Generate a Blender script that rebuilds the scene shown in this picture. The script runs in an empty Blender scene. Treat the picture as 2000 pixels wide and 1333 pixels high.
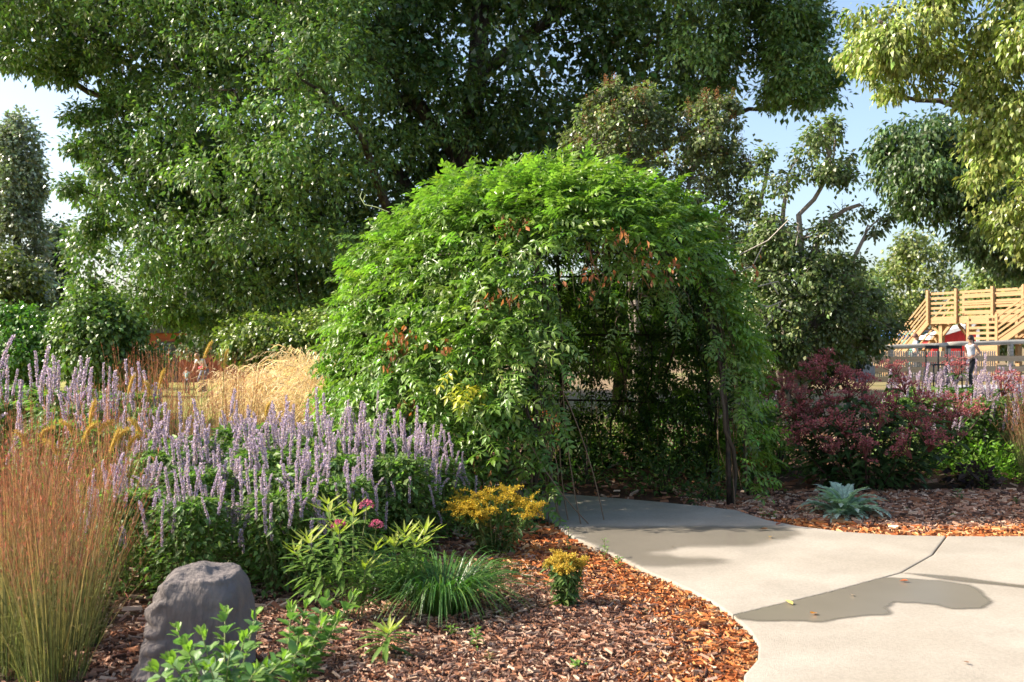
import bpy, bmesh, math, random
import numpy as np
from mathutils import Vector, Matrix, Quaternion

SC = bpy.context.scene
COL = SC.collection
rng = np.random.default_rng(11)
random.seed(11)
R = math.radians

# ------------------------------------------------------------------ camera, world, sun, exposure
CAM_H, FPX = 1.4, 1900.0
cam_d = bpy.data.cameras.new('camera'); cam = bpy.data.objects.new('camera', cam_d); COL.objects.link(cam)
cam.location = (0, 0, CAM_H); cam.rotation_euler = (R(90.166), 0, 0)
cam_d.sensor_width = 36; cam_d.lens = 36 * FPX / 2000; cam_d.clip_end = 3000
cam_d.dof.use_dof = True; cam_d.dof.focus_distance = 8.0; cam_d.dof.aperture_fstop = 4.0
SC.camera = cam
SUN_EL, SUN_BACK = 37.0, 3.0            # elevation; how far the sun stands behind the left
sd = Vector((math.cos(R(SUN_BACK)) * math.cos(R(SUN_EL)), -math.sin(R(SUN_BACK)) * math.cos(R(SUN_EL)), -math.sin(R(SUN_EL))))
sun_d = bpy.data.lights.new('sun', 'SUN'); sun = bpy.data.objects.new('sun', sun_d); COL.objects.link(sun)
sun_d.energy = 5.0; sun_d.angle = R(0.53); sun_d.color = (1.0, 0.90, 0.76)
sun.rotation_euler = sd.to_track_quat('-Z', 'Y').to_euler(); sun.location = (-20, 10, 20)
W = bpy.data.worlds.new('World'); SC.world = W; W.use_nodes = True
wn = W.node_tree.nodes; wl = W.node_tree.links
sky = wn.new('ShaderNodeTexSky'); sky.sky_type = 'NISHITA'; sky.sun_disc = False
sky.sun_elevation = R(SUN_EL); sky.sun_rotation = R(-(90 - SUN_BACK)); sky.air_density = 1.0; sky.dust_density = 2.6; sky.ozone_density = 1.0
wn['Background'].inputs[1].default_value = 0.125
wl.new(sky.outputs[0], wn['Background'].inputs[0])
SC.view_settings.view_transform = 'Standard'; SC.view_settings.look = 'None'
SC.view_settings.exposure = 1.25; SC.view_settings.gamma = 1.0
SC.cycles.use_denoising = True
SC.cycles.max_bounces = 8; SC.cycles.diffuse_bounces = 3; SC.cycles.transmission_bounces = 4
SC.cycles.glossy_bounces = 2; SC.cycles.transparent_max_bounces = 8

# ------------------------------------------------------------------ helpers
def P(px, py, Y): return np.array([(px - 1000) / FPX * Y, Y, CAM_H - (py - 672) / FPX * Y])
def G(px, py):
    Y = CAM_H * FPX / (py - 672); return np.array([(px - 1000) / FPX * Y, Y, 0.0])
def sstep(a, b, v):
    t = np.clip((np.asarray(v, float) - a) / (b - a), 0, 1); return t * t * (3 - 2 * t)
def gz(x, y): return -0.40 * sstep(13, 38, y) * sstep(2, -7, x)
def nrm(v): return v / np.maximum(np.linalg.norm(v, axis=-1, keepdims=True), 1e-9)
def _h(i): 
    v = np.sin(i[..., 0] * 127.1 + i[..., 1] * 311.7 + i[..., 2] * 74.7) * 43758.5453
    return v - np.floor(v)
def vnoise(p):
    p = np.asarray(p, float); i = np.floor(p); f = p - i; f = f * f * (3 - 2 * f); r = 0
    for dx in (0, 1):
        for dy in (0, 1):
            for dz in (0, 1):
                w = (f[..., 0] if dx else 1 - f[..., 0]) * (f[..., 1] if dy else 1 - f[..., 1]) * (f[..., 2] if dz else 1 - f[..., 2])
                r = r + w * _h(i + np.array([dx, dy, dz]))
    return r
def fbm(p, o=4):
    r = 0; a = .5
    for k in range(o): r = r + a * (vnoise(np.asarray(p) * 2 ** k + 17 * k) - .5); a *= .5
    return r
def inpoly(x, y, poly):
    x = np.asarray(x, float); y = np.asarray(y, float); c = np.zeros(x.shape, bool); n = len(poly); j = n - 1
    for i in range(n):
        xi, yi = poly[i][:2]; xj, yj = poly[j][:2]
        c ^= ((yi > y) != (yj > y)) & (x < (xj - xi) * (y - yi) / ((yj - yi) if yj != yi else 1e-9) + xi); j = i
    return c
def polydist(x, y, poly, closed=True):
    x = np.asarray(x, float); y = np.asarray(y, float); d = np.full(x.shape, 1e9); n = len(poly)
    for i in range(n if closed else n - 1):
        ax, ay = poly[i][:2]; bx, by = poly[(i + 1) % n][:2]; vx, vy = bx - ax, by - ay
        t = np.clip(((x - ax) * vx + (y - ay) * vy) / (vx * vx + vy * vy + 1e-12), 0, 1)
        d = np.minimum(d, np.hypot(x - ax - t * vx, y - ay - t * vy))
    return d

def raw_mesh(name, V, F, C=None, smooth=False):
    me = bpy.data.meshes.new(name); V = np.asarray(V, np.float32); F = np.asarray(F, np.int32); k = F.shape[1]
    me.vertices.add(len(V)); me.vertices.foreach_set('co', V.ravel())
    me.loops.add(F.size); me.loops.foreach_set('vertex_index', F.ravel())
    me.polygons.add(len(F)); me.polygons.foreach_set('loop_start', np.arange(0, F.size, k, dtype=np.int32))
    me.polygons.foreach_set('use_smooth', np.full(len(F), smooth))
    if C is not None:
        a = me.attributes.new('col', 'FLOAT_COLOR', 'POINT')
        a.data.foreach_set('color', np.hstack([np.clip(C, 0, 1), np.ones((len(C), 1))]).astype(np.float32).ravel())
    me.update(calc_edges=True); return me
def link(name, me, mat=None, parent=None, loc=None, kind=None):
    o = bpy.data.objects.new(name, me); COL.objects.link(o)
    if mat is not None and not me.materials: me.materials.append(mat)
    if parent is not None: o.parent = parent
    if loc is not None: o.location = loc
    if kind: o['kind'] = kind
    return o
def tag(o, label, cat, group=None):
    o['label'] = label; o['category'] = cat
    if group: o['group'] = group
    return o
def thing(name, label, cat, loc=(0, 0, 0), rz=0, group=None, scale=1):
    o = bpy.data.objects.new(name, None); COL.objects.link(o); o.empty_display_size = .2
    o.location = loc; o.rotation_euler = (0, 0, rz); o.scale = (scale,) * 3
    return tag(o, label, cat, group)
def dup(root, loc, rz, scale=1, label=None, cat=None, group=None):
    r = root.copy(); COL.objects.link(r); r.location = loc; r.rotation_euler = (0, 0, rz); r.scale = (scale,) * 3
    if label: r['label'] = label
    if cat: r['category'] = cat
    if group: r['group'] = group
    for ch in list(root.children):
        c = ch.copy(); COL.objects.link(c); c.parent = r
        for g in list(ch.children):
            d = g.copy(); COL.objects.link(d); d.parent = c
    return r

class Acc:
    def __init__(s): s.V = []; s.F = []; s.C = []; s.n = 0
    def add(s, V, F, C):
        V = np.asarray(V, float); C = np.asarray(C, float)
        if C.ndim == 1: C = np.tile(C, (len(V), 1))
        s.V.append(V); s.F.append(np.asarray(F, int) + s.n); s.C.append(C); s.n += len(V)
    def inst(s, T, Pos, A, N, S, C, Wd=1.0):
        tv, tf = T; n = len(Pos); k = len(tv)
        if n == 0: return
        A = nrm(A); N = nrm(N - (N * A).sum(1, keepdims=True) * A); X = np.cross(A, N)
        S = np.broadcast_to(np.asarray(S, float), (n,)); Wd = np.broadcast_to(np.asarray(Wd, float), (n,))
        V = Pos[:, None] + S[:, None, None] * (tv[None, :, 0, None] * X[:, None] * Wd[:, None, None] + tv[None, :, 1, None] * A[:, None] + tv[None, :, 2, None] * N[:, None])
        F = (tf[None] + (np.arange(n) * k)[:, None, None]).reshape(-1, 3)
        C = np.asarray(C, float)
        if C.ndim == 1: C = np.tile(C, (n, 1))
        s.add(V.reshape(-1, 3), F, np.repeat(C, k, 0))
    def tubes(s, Pt, Rd, C, sides=3, cap=True):
        Pt = np.asarray(Pt, float)
        if Pt.ndim == 2: Pt = Pt[None]
        n, k, _ = Pt.shape; Rd = np.broadcast_to(np.asarray(Rd, float), (n, k)); C = np.asarray(C, float)
        T = np.gradient(Pt, axis=1); T = nrm(T)
        ref = np.where(np.abs(T[:, :1, 2:3]) > .8, np.array([1., 0, 0]), np.array([0., 0, 1])); ref = np.broadcast_to(ref, T.shape)
        X = nrm(np.cross(T, ref)); Yv = np.cross(T, X); a = np.arange(sides) * 2 * np.pi / sides
        V = Pt[:, :, None] + Rd[:, :, None, None] * (np.cos(a)[None, None, :, None] * X[:, :, None] + np.sin(a)[None, None, :, None] * Yv[:, :, None])
        base = (np.arange(n) * k * sides)[:, None, None]; i = (np.arange(k - 1) * sides)[None, :, None]; j = np.arange(sides)[None, None, :]; j2 = (j + 1) % sides
        a0 = base + i + j; a1 = base + i + j2; b0 = a0 + sides; b1 = a1 + sides
        F = np.concatenate([np.stack([a0, a1, b1], -1).reshape(-1, 3), np.stack([a0, b1, b0], -1).reshape(-1, 3)])
        if cap and sides > 2:
            e0 = base[:, 0, 0]; cf = []
            for q in range(1, sides - 1):
                cf.append(np.stack([e0, e0 + q + 1, e0 + q], -1)); t = e0 + (k - 1) * sides; cf.append(np.stack([t, t + q, t + q + 1], -1))
            F = np.concatenate([F] + cf)
        if C.ndim == 1: Cc = np.tile(C, (n * k * sides, 1))
        elif C.ndim == 2: Cc = np.repeat(C, k * sides, 0)
        else: Cc = np.repeat(C.reshape(-1, 3), sides, 0)
        s.add(V.reshape(-1, 3), F, Cc)
    def ribbons(s, Pt, Wd, side, C):
        n, k, _ = Pt.shape; Wd = np.broadcast_to(Wd, (n, k)); sv = nrm(side)[:, None] * Wd[:, :, None] * .5
        V = np.stack([Pt - sv, Pt + sv], 2).reshape(-1, 3)
        a = (np.arange(n) * k * 2)[:, None] + (np.arange(k - 1) * 2)[None]; a = a.ravel()
        F = np.concatenate([np.stack([a, a + 1, a + 3], -1), np.stack([a, a + 3, a + 2], -1)])
        C = np.asarray(C, float)
        Cc = np.repeat(C, k * 2, 0) if C.ndim == 2 else np.repeat(C.reshape(-1, 3), 2, 0)
        s.add(V, F, Cc)
    def box(s, c, size, C, M=None):
        v = np.array([[x, y, z] for x in (-.5, .5) for y in (-.5, .5) for z in (-.5, .5)]) * np.asarray(size)
        if M is not None: v = v @ np.asarray(M).T
        q = [(0, 1, 3, 2), (4, 6, 7, 5), (0, 4, 5, 1), (2, 3, 7, 6), (0, 2, 6, 4), (1, 5, 7, 3)]
        s.add(v + np.asarray(c), [t for a, b, d, e in q for t in ((a, b, d), (a, d, e))], C)
    def mesh(s, name, origin=(0, 0, 0), smooth=False):
        return raw_mesh(name, np.concatenate(s.V) - np.asarray(origin), np.concatenate(s.F), np.concatenate(s.C), smooth)
    def build(s, name, mat, parent=None, origin=(0, 0, 0), smooth=False, kind=None):
        return link(name, s.mesh(name, origin, smooth), mat, parent, kind=kind)

def bez(a, b, c, k=6):
    a, b, c = (np.asarray(q, float) for q in (a, b, c)); t = np.linspace(0, 1, k)[:, None]
    if a.ndim == 2: a, b, c = a[:, None], b[:, None], c[:, None]; t = t[None]
    return (1 - t) ** 2 * a + 2 * t * (1 - t) * b + t * t * c
def rsph(n): return nrm(rng.normal(size=(n, 3)))
def cols(n, base, var=.22, yel=.15, warm=(0.30, 0.24, 0.03)):
    base = np.asarray(base, float); c = base[None] * np.exp(rng.normal(0, var, (n, 1))) * np.exp(rng.normal(0, .07, (n, 3)))
    m = np.clip(rng.normal(0, yel, (n, 1)), 0, .6); return np.clip(c * (1 - m) + np.asarray(warm)[None] * m, 0, 1)

# leaf templates: along +Y, normal +Z, unit length
def leaf5(w=.25, fold=.07, droop=.12, mid=.42):
    return (np.array([[0, 0, 0], [-w, mid, fold], [0, mid, 0], [w, mid, fold], [0, 1, -droop]], float), np.array([[0, 2, 1], [0, 3, 2], [1, 2, 4], [2, 3, 4]]))
def leaf9(w=.25, fold=.07, droop=.15, m1=.3, m2=.68, w2=.75):
    v = np.array([[0, 0, 0], [0, m1, .02], [0, m2, -droop * .35], [0, 1, -droop], [-w, m1, fold], [-w * w2, m2, fold - droop * .35], [w, m1, fold], [w * w2, m2, fold - droop * .35]], float)
    f = np.array([[0, 1, 4], [0, 6, 1], [4, 1, 2], [4, 2, 5], [1, 6, 7], [1, 7, 2], [5, 2, 3], [2, 7, 3]]); return v, f
def leaf_maple():
    v = np.array([[0, 0, 0], [-.34, .38, .05], [-.13, .42, -.01], [0, 1, -.16], [.13, .42, -.01], [.34, .38, .05], [0, .3, .0]], float)
    return v, np.array([[0, 6, 1], [1, 6, 2], [2, 6, 4], [2, 4, 3], [4, 6, 5], [6, 0, 5]])
L4 = leaf5(); LROUND = leaf5(.34, .06, .1, .45); LNARROW = leaf5(.13, .04, .2, .45); LHEART = leaf5(.36, .10, .18, .32); LMAPLE = leaf_maple(); LMAP = leaf5(.36, .05, .16, .4)
LQN = (np.array([[0, 0, 0], [-.21, .42, .06], [.21, .42, .06], [0, 1, -.2]], float), np.array([[0, 2, 1], [1, 2, 3]]))
LQ = (np.array([[0, 0, 0], [-.3, .5, .08], [.3, .5, .08], [0, 1, -.1]], float), np.array([[0, 2, 1], [1, 2, 3]]))

# ------------------------------------------------------------------ materials
def newmat(name):
    m = bpy.data.materials.new(name); m.use_nodes = True; nt = m.node_tree; return m, nt.nodes, nt.links, nt.nodes['Principled BSDF']
def m_leaf(name, trans=.4, rough=.45, spec=.4, tint=(1.15, 1.45, .6), colour=None, colour2=None):
    m, n, l, b = newmat(name); out = n['Material Output']
    if colour is None:
        a = n.new('ShaderNodeAttribute'); a.attribute_name = 'col'; src = a.outputs['Color']
    else:
        oi = n.new('ShaderNodeObjectInfo'); mx = n.new('ShaderNodeMix'); mx.data_type = 'RGBA'
        l.new(oi.outputs['Random'], mx.inputs[0]); mx.inputs[6].default_value = (*colour, 1); mx.inputs[7].default_value = (*colour2, 1); src = mx.outputs[2]
    l.new(src, b.inputs['Base Color']); b.inputs['Roughness'].default_value = rough; b.inputs['Specular IOR Level'].default_value = spec
    t = n.new('ShaderNodeBsdfTranslucent'); vm = n.new('ShaderNodeVectorMath'); vm.operation = 'MULTIPLY'; vm.inputs[1].default_value = tint
    l.new(src, vm.inputs[0]); l.new(vm.outputs[0], t.inputs['Color'])
    mix = n.new('ShaderNodeMixShader'); mix.inputs[0].default_value = trans
    l.new(b.outputs[0], mix.inputs[1]); l.new(t.outputs[0], mix.inputs[2]); l.new(mix.outputs[0], out.inputs[0]); return m
def m_col(name, rough=.7, spec=.25, nscale=0, namt=.3):
    m, n, l, b = newmat(name); a = n.new('ShaderNodeAttribute'); a.attribute_name = 'col'; src = a.outputs['Color']
    if nscale:
        tc = n.new('ShaderNodeTexCoord'); nz = n.new('ShaderNodeTexNoise'); nz.inputs['Scale'].default_value = nscale; nz.inputs['Detail'].default_value = 5
        l.new(tc.outputs['Object'], nz.inputs['Vector']); mr = n.new('ShaderNodeMapRange'); mr.inputs[3].default_value = 1 - namt; mr.inputs[4].default_value = 1 + namt
        mr.inputs[1].default_value = .3; mr.inputs[2].default_value = .7; l.new(nz.outputs[0], mr.inputs[0])
        vm = n.new('ShaderNodeVectorMath'); vm.operation = 'SCALE'; l.new(src, vm.inputs[0]); l.new(mr.outputs[0], vm.inputs['Scale']); src = vm.outputs[0]
    l.new(src, b.inputs['Base Color']); b.inputs['Roughness'].default_value = rough; b.inputs['Specular IOR Level'].default_value = spec; return m
def m_noise(name, c1, c2, scale=5, rough=.8, bump=0, bscale=None, detail=6, stretch=(1, 1, 1), spec=.3, c3=None, scale3=1.0, metal=0, speck=0):
    m, n, l, b = newmat(name); tc = n.new('ShaderNodeTexCoord'); mp = n.new('ShaderNodeMapping'); mp.inputs['Scale'].default_value = stretch
    l.new(tc.outputs['Object'], mp.inputs[0]); nz = n.new('ShaderNodeTexNoise'); nz.inputs['Scale'].default_value = scale; nz.inputs['Detail'].default_value = detail
    l.new(mp.outputs[0], nz.inputs['Vector']); cr = n.new('ShaderNodeValToRGB'); cr.color_ramp.elements[0].color = (*c1, 1); cr.color_ramp.elements[1].color = (*c2, 1)
    cr.color_ramp.elements[0].position = .36; cr.color_ramp.elements[1].position = .64; l.new(nz.outputs[0], cr.inputs[0]); src = cr.outputs[0]
    if c3 is not None:
        n3 = n.new('ShaderNodeTexNoise'); n3.inputs['Scale'].default_value = scale3; n3.inputs['Detail'].default_value = 4; l.new(mp.outputs[0], n3.inputs['Vector'])
        r3 = n.new('ShaderNodeMapRange'); r3.inputs[1].default_value = .45; r3.inputs[2].default_value = .7; l.new(n3.outputs[0], r3.inputs[0])
        mx = n.new('ShaderNodeMix'); mx.data_type = 'RGBA'; l.new(r3.outputs[0], mx.inputs[0]); l.new(src, mx.inputs[6]); mx.inputs[7].default_value = (*c3, 1); src = mx.outputs[2]
    if speck:
        n4 = n.new('ShaderNodeTexNoise'); n4.inputs['Scale'].default_value = 75; n4.inputs['Detail'].default_value = 3; l.new(mp.outputs[0], n4.inputs['Vector']); r4 = n.new('ShaderNodeMapRange'); r4.inputs[1].default_value = .3; r4.inputs[2].default_value = .7; r4.inputs[3].default_value = 1 - speck; r4.inputs[4].default_value = 1 + speck
        l.new(n4.outputs[0], r4.inputs[0]); v4 = n.new('ShaderNodeVectorMath'); v4.operation = 'SCALE'; l.new(src, v4.inputs[0]); l.new(r4.outputs[0], v4.inputs['Scale']); src = v4.outputs[0]
    l.new(src, b.inputs['Base Color']); b.inputs['Roughness'].default_value = rough; b.inputs['Specular IOR Level'].default_value = spec; b.inputs['Metallic'].default_value = metal
    if bump:
        bp = n.new('ShaderNodeBump'); bp.inputs['Strength'].default_value = bump; bp.inputs['Distance'].default_value = .02
        nb = n.new('ShaderNodeTexNoise'); nb.inputs['Scale'].default_value = bscale or scale * 4; nb.inputs['Detail'].default_value = 6; l.new(mp.outputs[0], nb.inputs['Vector'])
        l.new(nb.outputs[0], bp.inputs['Height']); l.new(bp.outputs[0], b.inputs['Normal'])
    return m
M = {}
M['leaf'] = m_leaf('leaf', .42, .5, .35)
M['gloss_leaf'] = m_leaf('gloss_leaf', .36, .36, .5)
M['tree_leaf'] = m_leaf('tree_leaf', .25, .36, .55)
M['dry'] = m_leaf('dry_grass', .35, .6, .25, (1.2, 1.1, .8))
M['petal'] = m_leaf('petal', .35, .6, .2, (1.1, 1.05, 1.1))
M['deadleaf'] = m_leaf('dead_leaf', .35, .6, .2, (1.3, 1.0, .7))
M['bark'] = m_noise('bark', (.035, .026, .02), (.11, .085, .065), 9, .9, .6, 20, stretch=(1, 1, .25))
M['stem'] = m_col('stem', .6, .3)
M['chip'] = m_col('wood_chip', .85, .2)
M['paint'] = m_col('painted', .55, .4)
M['ground'] = m_noise('ground_soil', (.16, .10, .06), (.24, .17, .09), .6, .95, .4, 30, c3=(.17, .18, .05), scale3=.12)
M['mulch'] = m_noise('mulch_soil', (.035, .018, .012), (.12, .055, .03), 28, .95, .9, 60, c3=(.06, .03, .02), scale3=2.0)
M['lawn'] = m_noise('lawn_grass', (.17, .20, .035), (.30, .27, .07), 1.4, .9, .5, 60, c3=(.33, .28, .09), scale3=.25)
M['paving'] = m_noise('far_paving', (.30, .30, .31), (.38, .38, .38), 3, .85)
M['concrete'] = m_noise('concrete', (.285, .255, .21), (.36, .322, .268), 2.2, .88, .25, 160, detail=9, c3=(.29, .255, .205), scale3=.9, speck=.10)
M['metal'] = m_noise('dark_metal', (.02, .018, .015), (.06, .04, .03), 20, .55, 0, metal=.4)
M['black'] = m_noise('black_metal', (.012, .012, .014), (.02, .02, .022), 20, .45)
M['wood'] = m_noise('new_timber', (.31, .185, .09), (.41, .265, .135), 3, .75, .2, 30, stretch=(.4, 6, 6))
M['oldwood'] = m_noise('weathered_timber', (.26, .20, .14), (.42, .33, .23), 4, .85, .3, 30, stretch=(.5, 5, 5))
M['log'] = m_noise('weathered_log', (.22, .21, .19), (.40, .38, .34), 4, .85, .3, 25, stretch=(.5, 5, 5))

UNIT = {}
def boxo(name, parent, c, size, mat, rot=None):
    if mat not in UNIT:
        a = Acc(); a.box((0, 0, 0), (1, 1, 1), (.5, .5, .5)); me = a.mesh('board'); me.materials.append(M[mat]); UNIT[mat] = me
    o = bpy.data.objects.new(name, UNIT[mat]); COL.objects.link(o); o.parent = parent; o.location = c; o.scale = size
    if rot is not None: o.rotation_euler = rot
    return o

# ------------------------------------------------------------------ setting: ground, lawn, paving, mulch bed, path
def grid(xs, ys, zf):
    X, Yy = np.meshgrid(xs, ys); Z = zf(X, Yy); V = np.stack([X, Yy, Z], -1).reshape(-1, 3); nx, ny = len(xs), len(ys)
    i = (np.arange(ny - 1)[:, None] * nx + np.arange(nx - 1)[None]).ravel(); return V, np.stack([i, i + 1, i + nx + 1, i + nx], -1)
V, F = grid(np.concatenate([np.linspace(-600, -60, 12), np.linspace(-50, 50, 51), np.linspace(60, 600, 12)]),
            np.concatenate([np.linspace(-30, 80, 56), np.linspace(100, 1500, 12)]), lambda x, y: gz(x, y) - .06)
o = link('ground', raw_mesh('ground', V, F), M['ground'], kind='structure')
V, F = grid(np.linspace(-45, -1.2, 45), np.linspace(16.5, 62, 46), lambda x, y: gz(x, y) - .02 + .05 * fbm(np.stack([x * .3, y * .3, x * 0], -1)))
link('lawn', raw_mesh('lawn', V, F, smooth=True), M['lawn'], kind='structure')
V, F = grid(np.linspace(14.5, 60, 20), np.linspace(22, 33.5, 12), lambda x, y: 0 * x - .015)
link('paving', raw_mesh('paving', V, F), M['paving'], kind='structure')

LEFT_EDGE = [(-.6, 1.2), (.1, 2.2), (.62, 3.1), (.85, 3.6), (.953, 4.02), (1.06, 4.22), (1.115, 4.42), (1.13, 4.65), (1.11, 4.9), (1.06, 5.15), (.994, 5.4), (.91, 5.62), (.825, 5.81), (.74, 6.05), (.662, 6.29), (.55, 6.57), (.433, 6.86), (.33, 7.35), (.2, 7.8), (-.02, 8.2)]
FAR_EDGE = [(9, 6.6), (5.5, 6.86), (3.64, 6.91), (3.09, 6.92), (2.74, 6.96), (2.42, 7.08), (2.15, 7.3), (1.98, 7.56), (1.85, 7.99), (1.6, 8.2), (1.32, 8.38), (.95, 8.6), (.6, 8.8)]
BACK_L = [(-.5, 8.75), (-1.0, 9.3), (-1.5, 10.2), (-1.75, 11.5)]; BACK_R = [(.1, 9.2), (-.4, 9.8), (-.75, 10.6), (-.85, 11.6)]
J1 = [(1.11, 4.9), (1.75, 5.36), (2.32, 5.81), (2.72, 6.3), (3.09, 6.92)]
J3 = [(2.32, 5.81), (2.87, 5.45), (4.2, 4.6), (9, 1.5)]
PATH = LEFT_EDGE + BACK_L + BACK_R[::-1] + FAR_EDGE[::-1] + [(9, 1.2)]
def inset(poly, d):
    n = len(poly); out = []; area = sum(poly[i][0] * poly[(i + 1) % n][1] - poly[(i + 1) % n][0] * poly[i][1] for i in range(n)); s = 1 if area > 0 else -1
    for i in range(n):
        a = Vector(poly[i - 1]); b = Vector(poly[i]); c = Vector(poly[(i + 1) % n]); t1 = (b - a).normalized(); t2 = (c - b).normalized()
        n1 = Vector((-t1.y, t1.x)) * s; n2 = Vector((-t2.y, t2.x)) * s; h = (n1 + n2); h.normalize(); out.append(b + h * d / max(.4, h.dot(n1)))
    return out
def slab(name, poly, parent):
    p = inset(poly, .005); bm = bmesh.new(); top = [bm.verts.new((q[0], q[1], .035)) for q in p]; f = bm.faces.new(top); f.normal_update()
    if f.normal.z < 0: f.normal_flip()
    ret = bmesh.ops.extrude_face_region(bm, geom=[f]); tv = [g for g in ret['geom'] if isinstance(g, bmesh.types.BMVert)]
    nf = [g for g in ret['geom'] if isinstance(g, bmesh.types.BMFace)][0]
    for v in bm.verts:
        if v not in tv: v.co.z = -.07
    bmesh.ops.bevel(bm, geom=list(nf.edges), offset=.009, segments=2, affect='EDGES', profile=.6)
    bmesh.ops.triangulate(bm, faces=[q for q in bm.faces if len(q.verts) > 4])
    me = bpy.data.meshes.new(name); bm.to_mesh(me); bm.free(); return link(name, me, M['concrete'], parent)
pe = bpy.data.objects.new('path', None); COL.objects.link(pe); pe['kind'] = 'structure'
i49 = LEFT_EDGE.index((1.11, 4.9))
slab('concrete_slab', LEFT_EDGE[:i49] + J1[:3] + J3[1:] + [(9, 1.2)], pe)
slab('concrete_slab', J1[2:] + [(3.64, 6.91), (5.5, 6.86), (9, 6.6)] + J3[:0:-1], pe)
slab('concrete_slab', LEFT_EDGE[i49:] + FAR_EDGE[:2:-1] + J1[-2:0:-1], pe)
slab('concrete_slab', [LEFT_EDGE[-1]] + BACK_L + BACK_R[::-1] + [FAR_EDGE[-1]], pe)

# wet patches lying on the slabs: a damp film with ragged edge
def wetmat():
    m, n, l, b = newmat('wet_concrete'); out = n['Material Output']
    nz = n.new('ShaderNodeTexNoise'); nz.inputs['Scale'].default_value = 3; tc = n.new('ShaderNodeTexCoord'); l.new(tc.outputs['Object'], nz.inputs[0])
    cr = n.new('ShaderNodeValToRGB'); cr.color_ramp.elements[0].color = (.155, .138, .108, 1); cr.color_ramp.elements[1].color = (.19, .17, .132, 1); l.new(nz.outputs[0], cr.inputs[0]); l.new(cr.outputs[0], b.inputs['Base Color'])
    b.inputs['Roughness'].default_value = .24; b.inputs['Specular IOR Level'].default_value = .5
    a = n.new('ShaderNodeAttribute'); a.attribute_name = 'col'; t = n.new('ShaderNodeBsdfTransparent'); mx = n.new('ShaderNodeMixShader')
    l.new(a.outputs['Fac'], mx.inputs[0]); l.new(t.outputs[0], mx.inputs[1]); l.new(b.outputs[0], mx.inputs[2]); l.new(mx.outputs[0], out.inputs[0]); return m
M['wet'] = wetmat()
def wet(polypx, soft, z, jag=.05, lim=None, amt=1):
    poly = [tuple(G(*q)[:2]) for q in polypx]; xs = [q[0] for q in poly]; ys = [q[1] for q in poly]; st = .02
    gx = np.arange(min(xs) - .15, max(xs) + .15, st); gy = np.arange(min(ys) - .15, max(ys) + .15, st)
    V, F = grid(gx, gy, lambda x, y: 0 * x + z); nq = fbm(V * np.array([4, 4, 1]), 5) * jag * 4
    d = polydist(V[:, 0], V[:, 1], poly); d = np.where(inpoly(V[:, 0], V[:, 1], poly), d, -d) + nq
    a = sstep(-soft, soft, d) * amt
    if lim is not None: a = a * lim(V)
    keep = (a[F] > .01).any(1); o = link('wet_patch', raw_mesh('wet_patch', V, F[keep], np.repeat(a[:, None], 3, 1)), M['wet'], pe); return o
def below_j1(V):
    x = V[:, 0]; yj = np.interp(x, [q[0] for q in J1], [q[1] for q in J1]); return (V[:, 1] < yj - .01).astype(float) * inpoly(V[:, 0], V[:, 1], PATH)
inpath = lambda V: inpoly(V[:, 0], V[:, 1], inset(PATH, .02)).astype(float)
wet([(1400, 1222), (1560, 1165), (1690, 1140), (1780, 1143), (1890, 1155), (1925, 1172), (1945, 1190), (1925, 1202), (1860, 1203), (1790, 1190), (1745, 1188), (1725, 1200), (1735, 1212), (1690, 1220), (1600, 1226), (1480, 1225)], .018, .038, .032, below_j1)
wet([(1765, 1131), (1880, 1140), (2010, 1157), (2010, 1163), (1890, 1150)], .02, .0375, .012, inpath, .8)
wet([(1080, 1040), (1300, 1040), (1480, 1036), (1560, 1040), (1545, 1062), (1470, 1078), (1350, 1080), (1270, 1090), (1330, 1098), (1420, 1104), (1340, 1115), (1240, 1122), (1160, 1080)], .08, .038, .06, inpath, .5)

V, F = grid(np.arange(-9.5, 9.51, .09), np.arange(2.0, 16.6, .09), lambda x, y: .035 * fbm(np.stack([x * 1.3, y * 1.3, 0 * x], -1), 4) - .004)
ins = inpoly(V[:, 0], V[:, 1], PATH); dp = polydist(V[:, 0], V[:, 1], PATH); V[:, 2] = np.where(ins, -.05, V[:, 2] * np.clip(dp * 3, .25, 1) + .012 * np.clip(1 - dp, 0, 1))
bed = link('mulch_bed', raw_mesh('mulch_bed', V, F, smooth=True), M['mulch'], kind='structure')
CHIP = (np.array([[-.5, -1, 0], [.5, -.92, 0], [.42, 1, 0], [-.45, .9, 0], [-.42, -.9, .35], [.4, -.85, .42], [.36, .9, .3], [-.4, .82, .4]], float) * np.array([.5, .5, .5]),
        np.array([[4, 5, 6], [4, 6, 7], [0, 1, 5], [0, 5, 4], [1, 2, 6], [1, 6, 5], [2, 3, 7], [2, 7, 6], [3, 0, 4], [3, 4, 7]]))
def chipcols(x, y):
    n = len(x); edge = polydist(x, y, PATH); k = vnoise(np.stack([x * 1.7, y * 1.7, 0 * x], -1)); fresh = sstep(.75, .12, edge + .5 * (k - .5)) * (y < 7.6)
    old = np.array([[.16, .075, .045], [.30, .17, .115], [.40, .28, .20], [.07, .04, .03], [.24, .11, .06]])[rng.integers(0, 5, n)]
    new = np.array([[.42, .135, .04], [.48, .20, .065], [.30, .085, .025], [.54, .30, .14], [.16, .06, .03]])[rng.integers(0, 5, n)]
    c = np.where((rng.random(n) < fresh)[:, None], new, old * 1.2); return c * np.exp(rng.normal(0, .22, (n, 1)))
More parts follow.
